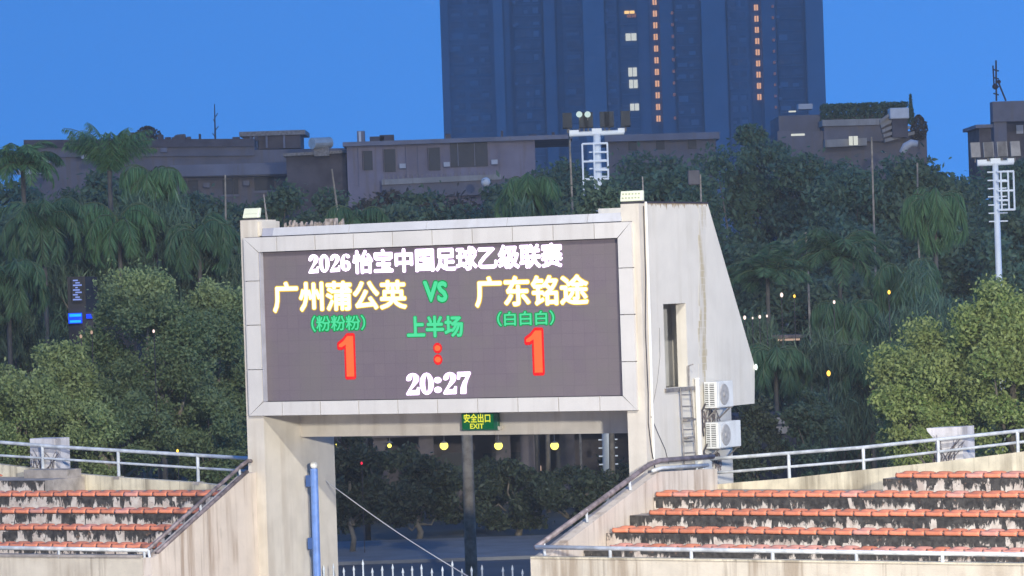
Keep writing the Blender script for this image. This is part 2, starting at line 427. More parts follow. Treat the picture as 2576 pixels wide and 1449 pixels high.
# peeling grime along the top of the side wall
gm = MB()
for k in range(40):
    t0 = .6 + k * .083
    h = .03 + .14 * R.random() ** 2.2
    gm.prism([(t0, 11.268), (t0 + .078, 11.268), (t0 + .04 + .02 * R.random(), 11.268 - h)], 'x', 11.4515, 11.455)
part('top_grime', gm, MAT['stain'], gate)
part('joint_gap', MB().tube([(-.02, .092, 4.75), (.0, .092, 3.9), (-.01, .092, 3.0), (.02, .092, 2.2), (.0, .092, 0)], [.006, .012, .014, .022, .03], 5), MAT['stain'], gate)
part('wall_cap', MB().box(11.15, 11.47, .46, 3.97, 11.271, 11.31), MAT['joint'], gate)

# --- the scoreboard: framed LED screen
board = thing('scoreboard', 'large lit football scoreboard with white panel frame above the entrance', 'scoreboard', GF, (5.65, 0, 6.21))
part('backing', MB().box(.02, 11.28, .302, .345, 6.23, 10.835).box(.012, .03, .06, .30, 6.22, 10.82).box(11.27, 11.288, .06, .30, 6.22, 10.82).box(.03, 11.27, .06, .30, 10.80, 10.832).box(.03, 11.27, .06, .30, 6.215, 6.24).box(.03, 11.27, .19, .30, 6.25, 6.57).box(.03, 11.27, .19, .30, 10.44, 10.79), MAT['joint'], board)
TOPJ = [1.03, 2.19, 3.34, 4.50, 5.66, 6.82, 7.97, 9.12, 10.27]
LJ = [9.70, 8.56, 7.41]
S0, S1, Z0, Z1, I = 0.0, 11.30, 6.21, 10.83, .46
IZ0, IZ1 = 6.58, 10.43
gp = .011
def panel(poly):
    cx = sum(p[0] for p in poly) / len(poly); cz = sum(p[1] for p in poly) / len(poly)
    w = max(p[0] for p in poly) - min(p[0] for p in poly); h = max(p[1] for p in poly) - min(p[1] for p in poly)
    q = [(cx + (p[0] - cx) * (1 - 2 * gp / w), cz + (p[1] - cz) * (1 - 2 * gp / h)) for p in poly]
    dt = .006 * R.random()
    part('frame_panel', MB().prism(q, 'y', dt, .20), MAT['panel'], board)
xs = [S0] + TOPJ + [S1]
for a, b in zip(xs[:-1], xs[1:]):
    a2, b2 = (I if a == S0 else a), (S1 - I + .06 if b == S1 else b)
    panel([(a, Z1), (b, Z1), (b2, IZ1), (a2, IZ1)])
    panel([(a, Z0), (a2, IZ0), (b2, IZ0), (b, Z0)])
zs = [Z1] + LJ + [Z0]
for a, b in zip(zs[:-1], zs[1:]):
    a2, b2 = (IZ1 if a == Z1 else a), (IZ0 if b == Z0 else b)
    panel([(S0, a), (I, a2), (I, b2), (S0, b)])
    panel([(S1, a), (S1, b), (S1 - I + .06, b2), (S1 - I + .06, a2)])
screen = part('led_screen', MB().box(I + .01, S1 - I + .05, .18, .30, IZ0 + .005, IZ1 - .005), MAT['led'], board)
# reveal strips round the recessed screen
part('reveal', MB().box(I + .001, I + .03, .02, .175, IZ0, IZ1), MAT['greypanel'], board)
# coping
cj = [.86, 3.17, 5.46, 7.78, 10.05, 11.0]
part('coping_panel', MB().prism([(.10, 10.845), (.16, 11.05), (.6, 11.05), (.6, 10.845)], 'x', .52, .85), MAT['greypanel'], board)
for a, b in zip(cj[:-1], cj[1:]):
    part('coping_panel', MB().prism([(.06, 10.845), (.14, 11.055 + .005 * R.random()), (.7, 11.055), (.7, 10.845)], 'x', a + .006, b - .006), MAT['coping'], board)

# --- lettering on the screen
def curve_mesh(splines, offset):
    cu = bpy.data.curves.new('glyph', 'CURVE'); cu.dimensions = '2D'; cu.fill_mode = 'BOTH'; cu.offset = offset
    for pts in splines:
        sp = cu.splines.new('POLY'); sp.points.add(len(pts) - 1)
        for i, p in enumerate(pts): sp.points[i].co = (p[0], p[1], 0, 1)
        sp.use_cyclic_u = True
    return cu
def to_data(cu):
    o = bpy.data.objects.new('tmp', cu); COL.objects.link(o); bpy.context.view_layer.update()
    me = o.to_mesh(); v = np.empty(len(me.vertices) * 3); me.vertices.foreach_get('co', v); f = [tuple(p.vertices) for p in me.polygons]
    o.to_mesh_clear(); bpy.data.objects.remove(o); bpy.data.curves.remove(cu)
    return v.reshape(-1, 3), f
def font_data(body, offset):
    cu = bpy.data.curves.new('text', 'FONT'); cu.body = body; cu.offset = offset; cu.fill_mode = 'BOTH'; cu.resolution_u = 3
    return to_data(cu)
def ell(cx, cy, rx, ry, n=20): return [(cx + rx * math.cos(2 * PI * k / n), cy + ry * math.sin(2 * PI * k / n)) for k in range(n)]
GLYPH = {
    '0': [ell(.25, .5, .235, .5), ell(.25, .5, .085, .415)],
    '2': [[(.03, .72), (.06, .86), (.14, .96), (.25, 1), (.38, .96), (.46, .86), (.47, .72), (.42, .58), (.30, .42), (.17, .25), (.14, .19), (.38, .19), (.41, .24), (.43, .33), (.48, .33), (.46, 0), (.02, 0), (.02, .06), (.12, .26), (.22, .46), (.28, .62), (.30, .75), (.29, .87), (.25, .94), (.20, .92), (.21, .84), (.19, .73), (.13, .67), (.06, .67)]],
    '6': [[(.45, .86), (.40, .95), (.28, 1), (.14, .93), (.05, .75), (.02, .45), (.04, .2), (.12, .05), (.25, 0), (.38, .05), (.46, .18), (.47, .36), (.42, .53), (.32, .6), (.22, .58), (.18, .52), (.18, .7), (.21, .88), (.27, .95), (.31, .92), (.30, .82), (.36, .77), (.43, .79)], ell(.26, .29, .07, .23)],
    '7': [[(.03, 1), (.48, 1), (.48, .92), (.37, .62), (.31, .35), (.30, 0), (.13, 0), (.15, .3), (.23, .55), (.38, .83), (.16, .83), (.10, .79), (.07, .68), (.03, .68)]],
    ':': [ell(.14, .20, .12, .125, 14), ell(.14, .66, .12, .125, 14)],
    '1': [[(0, .70), (0, .79), (.20, .88), (.36, 1.0), (.62, 1.0), (.62, 0), (.28, 0), (.28, .75), (.14, .70)]],
    'dots': [ell(.5, .20, .34, .20, 18), ell(.5, .80, .34, .20, 18)],
}
def glyph_data(chars, offset, step=.52):
    v, f, x, k = [], [], 0, 0
    for ch in chars:
        vv, ff = to_data(curve_mesh([[(p[0] + x, p[1]) for p in sp] for sp in GLYPH[ch]], offset))
        v.append(vv); f += [tuple(i + k for i in q) for q in ff]; k += len(vv)
        x += .34 if ch == ':' else step
    return np.concatenate(v), f
def lettering(data, box, t, mat, parent, ref=None, name='lettering'):
    """fit glyphs into the quadrilateral box = (s0, s1, z0 left, z0 right, height left, height right)"""
    v, f = data; r = ref if ref is not None else v
    x0, x1, y0, y1 = r[:, 0].min(), r[:, 0].max(), r[:, 1].min(), r[:, 1].max()
    s0, s1, za, zb, ha, hb = box
    mb = MB(); a = (v[:, 0] - x0) / (x1 - x0); b = (v[:, 1] - y0) / (y1 - y0)
    mb.v = [(s0 + (s1 - s0) * p, t, (za + (zb - za) * p) + b[i] * (ha + (hb - ha) * p)) for i, p in enumerate(a)]
    mb.v = [(p[0], p[1] - .02 * v[i][2], p[2]) for i, p in enumerate(mb.v)]
    mb.f = f
    o = part(name, mb, mat, parent); o['kind'] = 'stuff'; return o
def pbox(l, rgt, t=.17):
    """from two measured columns ((x, ytop, ybottom) left and right)"""
    a0, a1 = on(GF, l[0], l[1], t), on(GF, l[0], l[2], t); b0, b1 = on(GF, rgt[0], rgt[1], t), on(GF, rgt[0], rgt[2], t)
    return (a1.x, b1.x, a1.z, b1.z, a0.z - a1.z, b0.z - b1.z)
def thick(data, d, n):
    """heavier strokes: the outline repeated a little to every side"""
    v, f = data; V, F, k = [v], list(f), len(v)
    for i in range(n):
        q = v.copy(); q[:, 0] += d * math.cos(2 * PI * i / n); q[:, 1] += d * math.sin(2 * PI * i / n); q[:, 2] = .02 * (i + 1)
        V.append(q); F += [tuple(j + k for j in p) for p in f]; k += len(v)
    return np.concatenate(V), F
def led_text(body, l, r, inner, outer, o_in, o_out, glyph=False):
    base = glyph_data(body, 0) if glyph else font_data(body, 0)
    bx = pbox(l, r)
    if outer: lettering(thick(base, o_out, 12), bx, .174, MAT[outer], screen, base[0])  # outer copy paints the bloom round the strokes as a coloured rim
    lettering(thick(base, o_in, 8) if o_in > 0 else (glyph_data(body, o_in) if glyph else base), bx, .168, MAT[inner], screen, base[0])
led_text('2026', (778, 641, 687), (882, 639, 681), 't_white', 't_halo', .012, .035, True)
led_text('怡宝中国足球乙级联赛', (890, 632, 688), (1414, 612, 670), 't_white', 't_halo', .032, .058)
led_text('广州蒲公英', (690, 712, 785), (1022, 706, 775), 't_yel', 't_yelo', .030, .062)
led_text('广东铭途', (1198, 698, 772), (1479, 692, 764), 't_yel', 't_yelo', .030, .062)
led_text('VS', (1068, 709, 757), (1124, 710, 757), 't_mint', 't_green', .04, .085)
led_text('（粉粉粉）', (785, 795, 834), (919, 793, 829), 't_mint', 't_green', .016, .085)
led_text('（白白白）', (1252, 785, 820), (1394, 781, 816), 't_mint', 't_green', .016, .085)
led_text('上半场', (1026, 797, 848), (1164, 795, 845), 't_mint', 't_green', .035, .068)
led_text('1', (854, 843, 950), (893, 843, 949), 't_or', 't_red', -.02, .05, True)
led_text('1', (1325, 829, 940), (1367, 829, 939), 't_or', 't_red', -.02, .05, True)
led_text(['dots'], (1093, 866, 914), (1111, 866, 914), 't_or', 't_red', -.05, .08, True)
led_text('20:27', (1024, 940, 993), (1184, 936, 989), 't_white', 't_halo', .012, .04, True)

# --- exit sign hung from the beam
ex = thing('exit_sign', 'green emergency exit sign with yellow lettering on the beam under the scoreboard', 'sign', GF, (5.85, 1.68, 5.72))
part('case', MB().box(5.36, 6.42, 1.70, 1.82, 5.70, 6.14), MAT['signgreen'], ex, bevel=.01)
fc = part('sign_face', MB().box(5.40, 6.30, 1.685, 1.699, 5.74, 6.11), MAT['x_face'], ex)
def sbox(s0, s1, z0, z1): return (s0, s1, z0, z0, z1 - z0, z1 - z0)
lettering(font_data('安全出口', .02), sbox(5.44, 6.22, 5.90, 6.13), 1.68, MAT['x_yel'], fc)
lettering(font_data('EXIT', .02), sbox(5.62, 6.02, 5.745, 5.875), 1.68, MAT['x_yel'], fc)
part('end_cap', MB().box(6.425, 6.50, 1.69, 1.84, 5.71, 5.80), MAT['plaster'], ex)

# --- floodlights on the two piers
def floodlight(s0, s1, z0, z1, label, dots, lean):
    f = thing('floodlight', label, 'floodlight', GF, ((s0 + s1) / 2, .5, 11.28), group='led floodlights on the gate piers')
    mb = MB().prism([(.20, z0), (.20 + lean, z1), (.30 + lean, z1), (.34, z0)], 'x', s0, s1)
    hs = part('housing', mb, MAT['lens'], f, bevel=.015)
    part('bracket', MB().tube([(s0 + .1, .34, z0 + .05), (s0 + .1, .36, 11.26)], .02, 6).tube([(s1 - .1, .34, z0 + .05), (s1 - .1, .36, 11.26)], .02, 6).box(s0 + .02, s1 - .02, .24, .5, z0 - .05, z0 - .012), MAT['cable'], f)
    if dots:
        dm = MB().box(-.022, .022, -.006, .012, -.018, .018).mesh('led_lens', MAT['leddot'])
        for r in range(2):
            for k in range(6):
                zz = z0 + (z1 - z0) * (.32 + .38 * r); tt = .20 + lean * (.32 + .38 * r)
                partmesh('led_lens', dm, f, (s0 + (s1 - s0) * (.14 + .145 * k), tt - .012, zz))
    else:
        part('seam', MB().box(s0 + .05, s1 - .05, .2 + lean * .42 - .004, .2 + lean * .42 + .02, z0 + (z1 - z0) * .40, z0 + (z1 - z0) * .43), MAT['leddot'], f)
floodlight(-.13, .35, 11.335, 11.59, 'pale led floodlight on top of the left pier of the scoreboard', False, .10)
floodlight(10.90, 11.50, 11.325, 11.58, 'pale led floodlight with two rows of lenses on the right pier', True, .06)
solo('aerial', MB().tube([(.24, .8, 11.28), (.17, .8, 11.95)], [.03, .008], 5), MAT['iron'], GF, (.24, .8, 11.28), 'thin aerial spike behind the floodlight of the left pier', 'aerial')
solo('aerial', MB().tube([(11.25, .8, 11.31), (11.24, .8, 11.93)], [.02, .012], 5), MAT['iron'], GF, (11.25, .8, 11.31), 'thin aerial stub behind the floodlight of the right pier', 'aerial')
# rubble and dry weeds on the roof edge behind the coping
rb = MB()
for k in range(70):
    s = .75 + 1.55 * R.random(); h = .03 + .16 * R.random(); w = .02 + .05 * R.random(); t = .75 + .5 * R.random()
    rb.prism([(s, 11.0), (s + w, 11.0), (s + w * .8, 11.0 + h + .07), (s + w * .2, 11.02 + h)], 'y', t, t + .08)
rb.box(2.02, 2.20, .8, 1.1, 10.9, 11.24)
solo('rubble', rb, MAT['rubble'], GF, (1.5, .9, 10.86), kind='stuff', label='broken mortar and dead weeds behind the coping', cat='rubble')
# pipes and cables on the right pier and side wall
solo('conduit', MB().tube([(11.50, .42, 11.30), (11.50, .42, 8.2), (11.50, .40, 6.3), (11.50, .40, 4.9)], .035, 8), MAT['white'], GF, (11.5, .42, 4.9), 'white conduit running down the edge of the right pier', 'conduit')
solo('cable', MB().tube([(11.50, .30, 11.2), (11.505, .28, 9.4), (11.49, .2, 8.2), (11.5, .22, 6.6), (11.485, .2, 5.9), (11.5, .3, 5.2), (11.5, .45, 4.8)], .014, 5), MAT['cable'], GF, (11.5, .3, 4.8), 'dark cable hanging beside the white conduit', 'cable')
solo('cable', MB().tube([(11.49, .35, 6.05), (11.47, .75, 5.6), (11.47, 1.1, 5.2), (11.47, 1.25, 4.85)], .008, 5), MAT['cable'], GF, (11.5, .3, 4.8), 'thin loose wire drooping across the side wall low down', 'cable')
solo('cable', MB().tube([(11.47, 1.0, 8.2), (11.47, .98, 7.5), (11.47, .8, 6.9), (11.47, .5, 6.3)], .006, 5), MAT['iron'], GF, (11.47, .5, 6.3), 'thin faint wire left of the doorway on the side wall', 'cable')
solo('drainpipe', MB().tube([(11.53, 2.86, 6.86), (11.53, 2.88, 4.5)], .06, 10).tube([(11.53, 2.86, 6.86), (11.53, 2.86, 6.9)], .075, 10), MAT['white'], GF, (11.53, 2.86, 4.5), 'white upright drainpipe between the ladder and the air conditioners', 'pipe')
solo('drainpipe', MB().tube([(11.50, 3.02, 6.7), (11.50, 3.06, 4.5)], .03, 8), MAT['plaster'], GF, (11.5, 3.02, 4.5), 'thin cream pipe close beside the thick white drainpipe', 'pipe')
lad = thing('ladder', 'rusty iron ladder on the side wall below the doorway', 'ladder', GF, (11.55, 2.2, 4.9))
part('stile', MB().tube([(11.55, 1.88, 6.68), (11.56, 1.94, 4.7)], .02, 6), MAT['iron'], lad)
part('stile', MB().tube([(11.55, 2.46, 6.68), (11.56, 2.62, 4.7)], .02, 6), MAT['iron'], lad)
for k in range(7):
    z = 6.52 - k * .29
    part('rung', MB().tube([(11.55, 1.88 + .008 * k, z), (11.555, 2.47 + .024 * k, z - .02)], .016, 6), MAT['iron'], lad)
part('grab_rail', MB().tube([(11.53, 2.42, 6.72), (11.53, 2.42, 7.22), (11.62, 2.5, 7.25)], .018, 6), MAT['iron'], lad)
part('tie', MB().box(11.45, 11.6, 2.1, 2.6, 5.85, 5.90).box(11.45, 11.6, 2.1, 2.5, 5.42, 5.46), MAT['iron'], lad)
# air conditioners
def aircon(t0, z0, label, w):
    a = thing('air_conditioner', label, 'air conditioner', GF, (11.65, t0 + .5, z0), group='air conditioner units on the side wall')
    s0, s1, h = 11.50, 11.86, .66
    part('casing', MB().box(s0, s1, t0, t0 + w, z0, z0 + h), MAT['acwhite'], a, bevel=.012)
    part('vent_backing', MB().box(s0 + .03, s1 - .07, t0 - .003, t0 + .004, z0 + .05, z0 + h - .05), MAT['black'], a)
    fm = MB().box(-.128, .128, -.016, .002, -.012, .012).mesh('vent_slat', MAT['acwhite'])
    for k in range(12): partmesh('vent_slat', fm, a, ((s0 + s1) / 2 - .02, t0 - .004, z0 + .075 + k * (h - .15) / 11))
    part('vent_bar', MB().box(s0 + .135, s0 + .165, t0 - .024, t0 - .006, z0 + .05, z0 + h - .05), MAT['acwhite'], a)
    fc_ = t0 + .40
    fp = part('fan_panel', MB().box(s1 + .001, s1 + .012, fc_ - .31, fc_ + .31, z0 + .03, z0 + h - .03), MAT['acwhite'], a)
    fb = MB(); n = 24
    fb.add([(s1 + .014, fc_ + .27 * math.cos(2 * PI * k / n), z0 + h / 2 + .27 * math.sin(2 * PI * k / n)) for k in range(n)] + [(s1 + .03, fc_ + .25 * math.cos(2 * PI * k / n), z0 + h / 2 + .25 * math.sin(2 * PI * k / n)) for k in range(n)],
           [(k, (k + 1) % n, n + (k + 1) % n, n + k) for k in range(n)] + [tuple(range(n, 2 * n))])
    part('fan_grille', fb, MAT['grille'], fp)
    part('fan_hub', MB().tube([(s1 + .03, fc_, z0 + h / 2), (s1 + .045, fc_, z0 + h / 2)], .06, 12), MAT['grille'], fp)
    for q in (t0 + .1, t0 + w - .12): part('bracket', MB().prism([(11.452, z0 - .03), (s1, z0 - .03), (s1, z0 - .005), (11.452, z0 - .005)], 'y', q, q + .04).prism([(11.455, z0 - .3), (11.50, z0 - .3), (s1 - .05, z0 - .035), (s1 - .1, z0 - .035)], 'y', q, q + .03), MAT['iron'], a)
    part('hose', MB().tube([(s0 + .05, t0 - .02, z0 + .12), (11.49, t0 - .10, z0 - .05), (11.48, t0 - .12, z0 - .4), (11.49, t0 - .06, z0 - .7)], .022, 6), MAT['cable'], a)
aircon(3.28, 6.12, 'upper white air conditioner beside the slanted wall', .95)
aircon(3.30, 5.10, 'lower white air conditioner above the handrail', 1.30)
# vines and dirt below the units
vn = MB(); rv = random.Random(3)
for k in range(46):
    t, z = 3.1 + 1.0 * rv.random(), (5.0 if k % 3 else 6.1) - .1 * rv.random(); pts = [(11.47, t, z)]
    for q in range(5): t += .16 * (rv.random() - .5); z -= .12 * rv.random() + .02; pts.append((11.468 + .03 * rv.random(), t, z))
    vn.tube(pts, .012, 4)
solo('dead_vine', vn, MAT['vine'], GF, (11.47, 3.6, 4.3), 'tangle of dead vine stems on the wall around the air conditioners', 'vine')
solo('wall_lamp', MB().ball((11.50, 6.37, 7.05), .045, 8, 6, 1.8), MAT['cool'], GF, (11.5, 6.4, 7.05), 'tiny bright lamp at the corner of the slanted wall', 'lamp')
# blue pole
bp = thing('blue_pole', 'blue steel pole with a white knob standing in the left of the entrance', 'pole', GF, (.74, 1.9, 0))
part('shaft', MB().tube([(.72, 1.9, 0), (.74, 1.9, 4.74)], .10, 12), MAT['blue'], bp)
part('knob', MB().ball((.74, 1.9, 4.83), .10), MAT['white'], bp)
for z in (4.42, 2.78): part('bracket', MB().box(.50, .66, 1.84, 1.98, z - .15, z + .15), MAT['dkblue'], bp, bevel=.01)
pts = []
w0, w1 = Vector((.40, 3.0, 4.36)), Vector((5.05, 2.5, 1.85))
for k in range(11):
    q = w0.lerp(w1, k / 10); q.z -= .16 * math.sin(PI * k / 10) * .6; pts.append(q)
solo('guy_wire', MB().tube(pts, .013, 6), MAT['wire'], GF, (.4, 3, 4.36), 'pale wire slanting from the left pier down to the fence', 'wire')
# picket gate under the scoreboard
fe = thing('picket_fence', 'row of pale pointed pickets across the bottom of the entrance', 'fence', GF, (5.6, 2.6, 0))
part('rail', MB().box(.42, 11.1, 2.62, 2.66, 1.45, 1.51).box(.42, 11.1, 2.62, 2.66, .3, .36), MAT['galv'], fe)
pk = MB().tube([(0, 0, .05), (0, 0, 2.02)], .022, 6).tube([(0, 0, 2.02), (0, 0, 2.06), (0, 0, 2.15)], [.036, .03, .004], 6).mesh('picket', MAT['galv'])
s = .5; k = 0
while s < 11.0:
    if not 5.55 < s < 5.9: partmesh('picket', pk, fe, (s, 2.6, .06 * math.sin(k * 2.1) + (.10 if k % 9 == 4 else 0)))
    s += .30 + .02 * math.sin(k * 1.3); k += 1

# ------------------------------------------------------------------ stands
PITCH, SEATW = .460, .44
def seat_mesh(mat):
    """low one piece shell: rounded front lip, dished pan, upturned back lip"""
    prof = [(.0, -.075), (-.015, -.045), (-.005, -.008), (.04, .010), (.16, -.010), (.28, -.002), (.35, .028), (.375, .055)]
    nx = 8; vs, fs = [], []
    for i in range(nx):
        x = (i / (nx - 1) - .5) * SEATW; e = abs(2 * i / (nx - 1) - 1)
        for j, (t, z) in enumerate(prof):
            zz = z + (.022 * e ** 2 if 3 <= j <= 5 else 0) - (.030 * e ** 4 if j >= 6 else 0) + (-.012 * e ** 4 if j == 2 else 0)
            vs.append((x, t + (.012 * e ** 3 if j < 3 else 0), zz))
    m = len(prof); top = len(vs)
    vs += [(v[0] * .98, v[1] + .012, v[2] - .016) for v in vs]
    for i in range(nx - 1):
        for j in range(m - 1):
            a = i * m + j; fs.append((a, a + m, a + m + 1, a + 1)); fs.append((top + a, top + a + 1, top + a + m + 1, top + a + m))
    for i in range(nx - 1):
        a = i * m; fs.append((a, top + a, top + a + m, a + m)); a = i * m + m - 1; fs.append((a, a + m, top + a + m, top + a))
    for j in range(m - 1):
        a = j; fs.append((a, a + 1, top + a + 1, top + a)); a = (nx - 1) * m + j; fs.append((a, top + a, top + a + 1, a + 1))
    mb = MB().add(vs, fs).box(-.05, .05, .08, .2, -.105, -.025)
    return mb.mesh('stadium_seat', mat, smooth=True)
SEAT, SEATP = seat_mesh(MAT['seat']), seat_mesh(MAT['seatpink'])
ORD = ['', 'first', 'second', 'third', 'fourth', 'fifth', 'sixth', 'seventh', 'eighth', 'ninth', 'tenth', 'eleventh', 'twelfth', 'thirteenth', 'fourteenth', 'fifteenth', 'sixteenth', 'seventeenth', 'eighteenth', 'nineteenth', 'twentieth', 'twenty-first', 'twenty-second', 'twenty-third', 'twenty-fourth', 'twenty-fifth', 'twenty-sixth', 'twenty-seventh', 'twenty-eighth']
ROWN = {1: 'lowest row', 2: 'second row', 3: 'third row', 4: 'fourth row', 5: 'top short row'}
def seats(frame, y, z, xs, side, k, pink=.1):
    for i, x in enumerate(xs):
        p = R.random() < pink
        o = bpy.data.objects.new('stadium_seat', SEATP if p else SEAT); COL.objects.link(o)
        o.matrix_world = frame.m @ Matrix.Translation((x, y, z + R.uniform(-.006, .006))) @ Matrix.Rotation(R.uniform(-.03, .03), 4, 'Z') @ Matrix.Rotation(R.uniform(-.012, .012), 4, 'Y')
        tag(o, '%s seat, %s from the gate in the %s of the %s stand' % ('faded orange' if p else 'orange', ORD[i + 1], ROWN[k], side), 'seat', 'orange seats on the %s stand' % side)

LT = {1: -3.0, 2: -1.92, 3: -.85, 4: .25, 5: 1.33}
LZ = {1: 3.10, 2: 3.48, 3: 3.84, 4: 4.22, 5: 4.60}
def hstep(b, x0, x1, y0, y1, z): b.box(x0, x1, y0, y1, 0, z)
lst = thing('left_stand', 'stepped concrete stand with orange seats left of the scoreboard gate', 'grandstand', GF, (-6, 0, 0))
for k in range(1, 6):
    y1 = LT[k + 1] if k < 5 else 3.2
    if k == 4: y1 = 3.2
    x1 = -.155 if k < 5 else -7.55
    x0 = -13
    zt = LZ[k] - .105
    part('step', MB().box(x0, x1, LT[k] + .02, (LT[k + 1] if k < 4 else 3.19), 0, zt), MAT['tread'], lst)
    part('riser', MB().box(x0, x1 - .002, LT[k] + .0, LT[k] + .018, (LZ[k - 1] if k > 1 else 2.72) - .10, zt + .002), MAT['riser_l'], lst)
part('walkway', MB().box(-13, -.155, -4.5, -2.99, 0, 2.55), MAT['tread'], lst)
part('front_wall', MB().box(-13, -.16, -4.75, -4.5, 0, 2.93), MAT['standwall'], lst)
part('front_kerb', MB().box(-13, -.18, -4.80, -4.48, 2.932, 2.99), MAT['tread'], lst)
part('end_wall', MB().prism([(-4.75, 0), (.095, 0), (.095, 4.76), (-.3, 4.74), (-4.60, 2.93), (-4.75, 2.93)], 'x', -.15, .1), MAT['endwall'], lst)
lp = [(-13, 5.12), (-10.44, 4.84), (-8.14, 4.59), (-6.53, 4.47), (-3.85, 4.31), (-2.5, 4.17), (-.14, 3.98)]
part('parapet', MB().prism([(-13, 0)] + lp + [(-.14, 0)], 'y', 3.2, 3.45), MAT['parapet'], lst)
part('plinth', MB().box(-9.1, -7.65, 2.5, 3.18, 4.0, 4.72).box(-9.0, -7.7, 2.3, 2.49, 4.0, 4.45), MAT['tread'], lst)
for k in range(1, 6):
    x1 = {1: -.5, 2: -.5, 3: -.5, 4: -.5, 5: -9.2}[k]
    seats(GF, LT[k], LZ[k], [x1 - .25 - PITCH * i for i in range({1: 14, 2: 16, 3: 18, 4: 19, 5: 2}[k])], 'left', k, .12)

# right stand in its own bent frame (y runs from t = -2)
def rt(t): return t + 2.0
RT = {1: -3.43, 2: -2.4, 3: -1.3, 4: -.16, 5: .95}
RZ = {1: 3.17, 2: 3.50, 3: 3.85, 4: 4.21, 5: 4.60}
rst = thing('right_stand', 'stepped concrete stand with orange seats right of the scoreboard gate', 'grandstand', RF, (6, 2, 0))
for k in range(1, 6):
    x0 = .02 if k < 5 else 5.7
    zt = RZ[k] - .105
    part('step', MB().box(x0, 14, rt(RT[k]) + .02, rt(RT[k + 1]) if k < 4 else rt(2.99), 0, zt), MAT['tread'], rst)
    part('riser', MB().box(x0 + .003, 14, rt(RT[k]), rt(RT[k]) + .018, (RZ[k - 1] if k > 1 else 2.8) - .10, zt + .002), MAT['riser_r'], rst)
part('walkway', MB().box(.02, 14, rt(-5.0), rt(-3.42), 0, 2.62), MAT['tread'], rst)
part('front_wall', MB().box(-.30, 14, rt(-5.25), rt(-5.0), 0, 3.02), MAT['standwall'], rst)
part('front_kerb', MB().box(-.28, 14, rt(-5.28), rt(-4.98), 3.022, 3.06), MAT['parapet'], rst)
part('end_wall', MB().prism([(rt(-5.0), 0), (rt(.3), 0), (rt(.3), 4.70), (rt(.1), 4.68), (rt(-5.0), 3.03)], 'x', -.38, .0)
     .prism([(rt(.3), 0), (rt(3.0), 0), (rt(3.0), 4.62), (rt(.3), 4.70)], 'x', -.10, .0), MAT['endwall'], rst)
rp = [(-.35, 4.20), (.54, 4.27), (1.95, 4.37), (4.04, 4.58), (6.04, 4.76), (8.46, 5.02), (14, 5.62)]
part('parapet', MB().prism([(-.35, 0)] + rp + [(14, 0)], 'y', rt(3.0), rt(3.25)), MAT['parapet'], rst)
seats(RF, rt(RT[4]), RZ[4], [.30 + PITCH * i for i in range(27)], 'right', 4, .04)
seats(RF, rt(RT[3]), RZ[3], [.78 + PITCH * i for i in range(26)], 'right', 3, .05)
seats(RF, rt(RT[2]), RZ[2], [.40 + PITCH * i for i in range(27)], 'right', 2, .05)
seats(RF, rt(RT[1]), RZ[1], [.95 + PITCH * i for i in range(26)], 'right', 1, .85)
seats(RF, rt(RT[5]), RZ[5], [6.25 + PITCH * i for i in range(14)], 'right', 5, .3)

# handrails
hr = thing('handrail', 'two bar grey handrail along the left parapet behind the seats', 'handrail', GF, (-6, 3.3, 4.5))
part('top_bar', MB().tube([(-13, 3.32, 5.62), (-10.4, 3.32, 5.45), (-8.5, 3.32, 5.31), (-2.2, 3.32, 4.95), (-.14, 3.32, 4.83)], .05, 8), MAT['rail'], hr, smooth=True)
part('lower_bar', MB().tube([(-13, 3.32, 5.22), (-10.4, 3.32, 5.08), (-3.0, 3.32, 4.65), (-.14, 3.32, 4.49)], .035, 8), MAT['rail'], hr, smooth=True)
for s in (-11.6, -9.05, -6.49, -3.87, -1.3):
    zt = float(np.interp(s, [-13, -10.4, -8.5, -2.2, -.14], [5.62, 5.45, 5.31, 4.95, 4.83])); zb = float(np.interp(s, [p[0] for p in lp], [p[1] for p in lp]))
    po = part('post', MB().tube([(s, 3.32, zb - .02), (s, 3.32, zt)], .045, 8), MAT['rail'], hr)
    part('foot', MB().box(s - .1, s + .1, 3.19, 3.42, zb - .06, zb + .02), MAT['tread'], po)
hr = thing('handrail', 'worn brown double pipe sloping down the end of the left stand', 'handrail', GF, (0, -2.3, 3.8))
part('top_bar', MB().tube([(-.02, -4.72, 3.12), (-.02, -.36, 4.97), (-.02, -.1, 5.06), (-.02, .08, 5.05)], .05, 8), MAT['darkrail'], hr, smooth=True)
part('lower_bar', MB().tube([(.06, -4.45, 3.02), (.06, -.25, 4.80)], .055, 8), MAT['darkrail'], hr, smooth=True)
for t, z in ((-4.7, 2.93), (-2.35, 3.86), (-.5, 4.64)): part('post', MB().tube([(.02, t, z), (-.02, t, z + .24)], .035, 8), MAT['rail'], hr)
hr = thing('handrail', 'grey single pipe along the top of the left front wall', 'handrail', GF, (-6, -4.7, 2.95))
part('top_bar', MB().tube([(-13, -4.72, 3.2), (-4.5, -4.72, 3.15), (-.02, -4.72, 3.11)], .05, 8), MAT['rail'], hr, smooth=True)
for s in (-9.2, -6.0, -2.72, -.12): part('post', MB().tube([(s, -4.72, 2.9), (s, -4.72, 3.15)], .035, 8), MAT['rail'], hr)
hr = thing('handrail', 'two bar pale handrail along the right parapet behind the seats', 'handrail', RF, (6, rt(3.1), 4.5))
RTOP = [(.57, 4.90), (4.0, 5.12), (8.48, 5.52), (14, 6.05)]; RLOW = [(.56, 4.55), (4.0, 4.80), (8.47, 5.25), (14, 5.78)]
part('top_bar', MB().tube([(-.25, rt(3.1), 4.86)] + [(u, rt(3.12), z) for u, z in RTOP], .045, 8), MAT['rail'], hr, smooth=True)
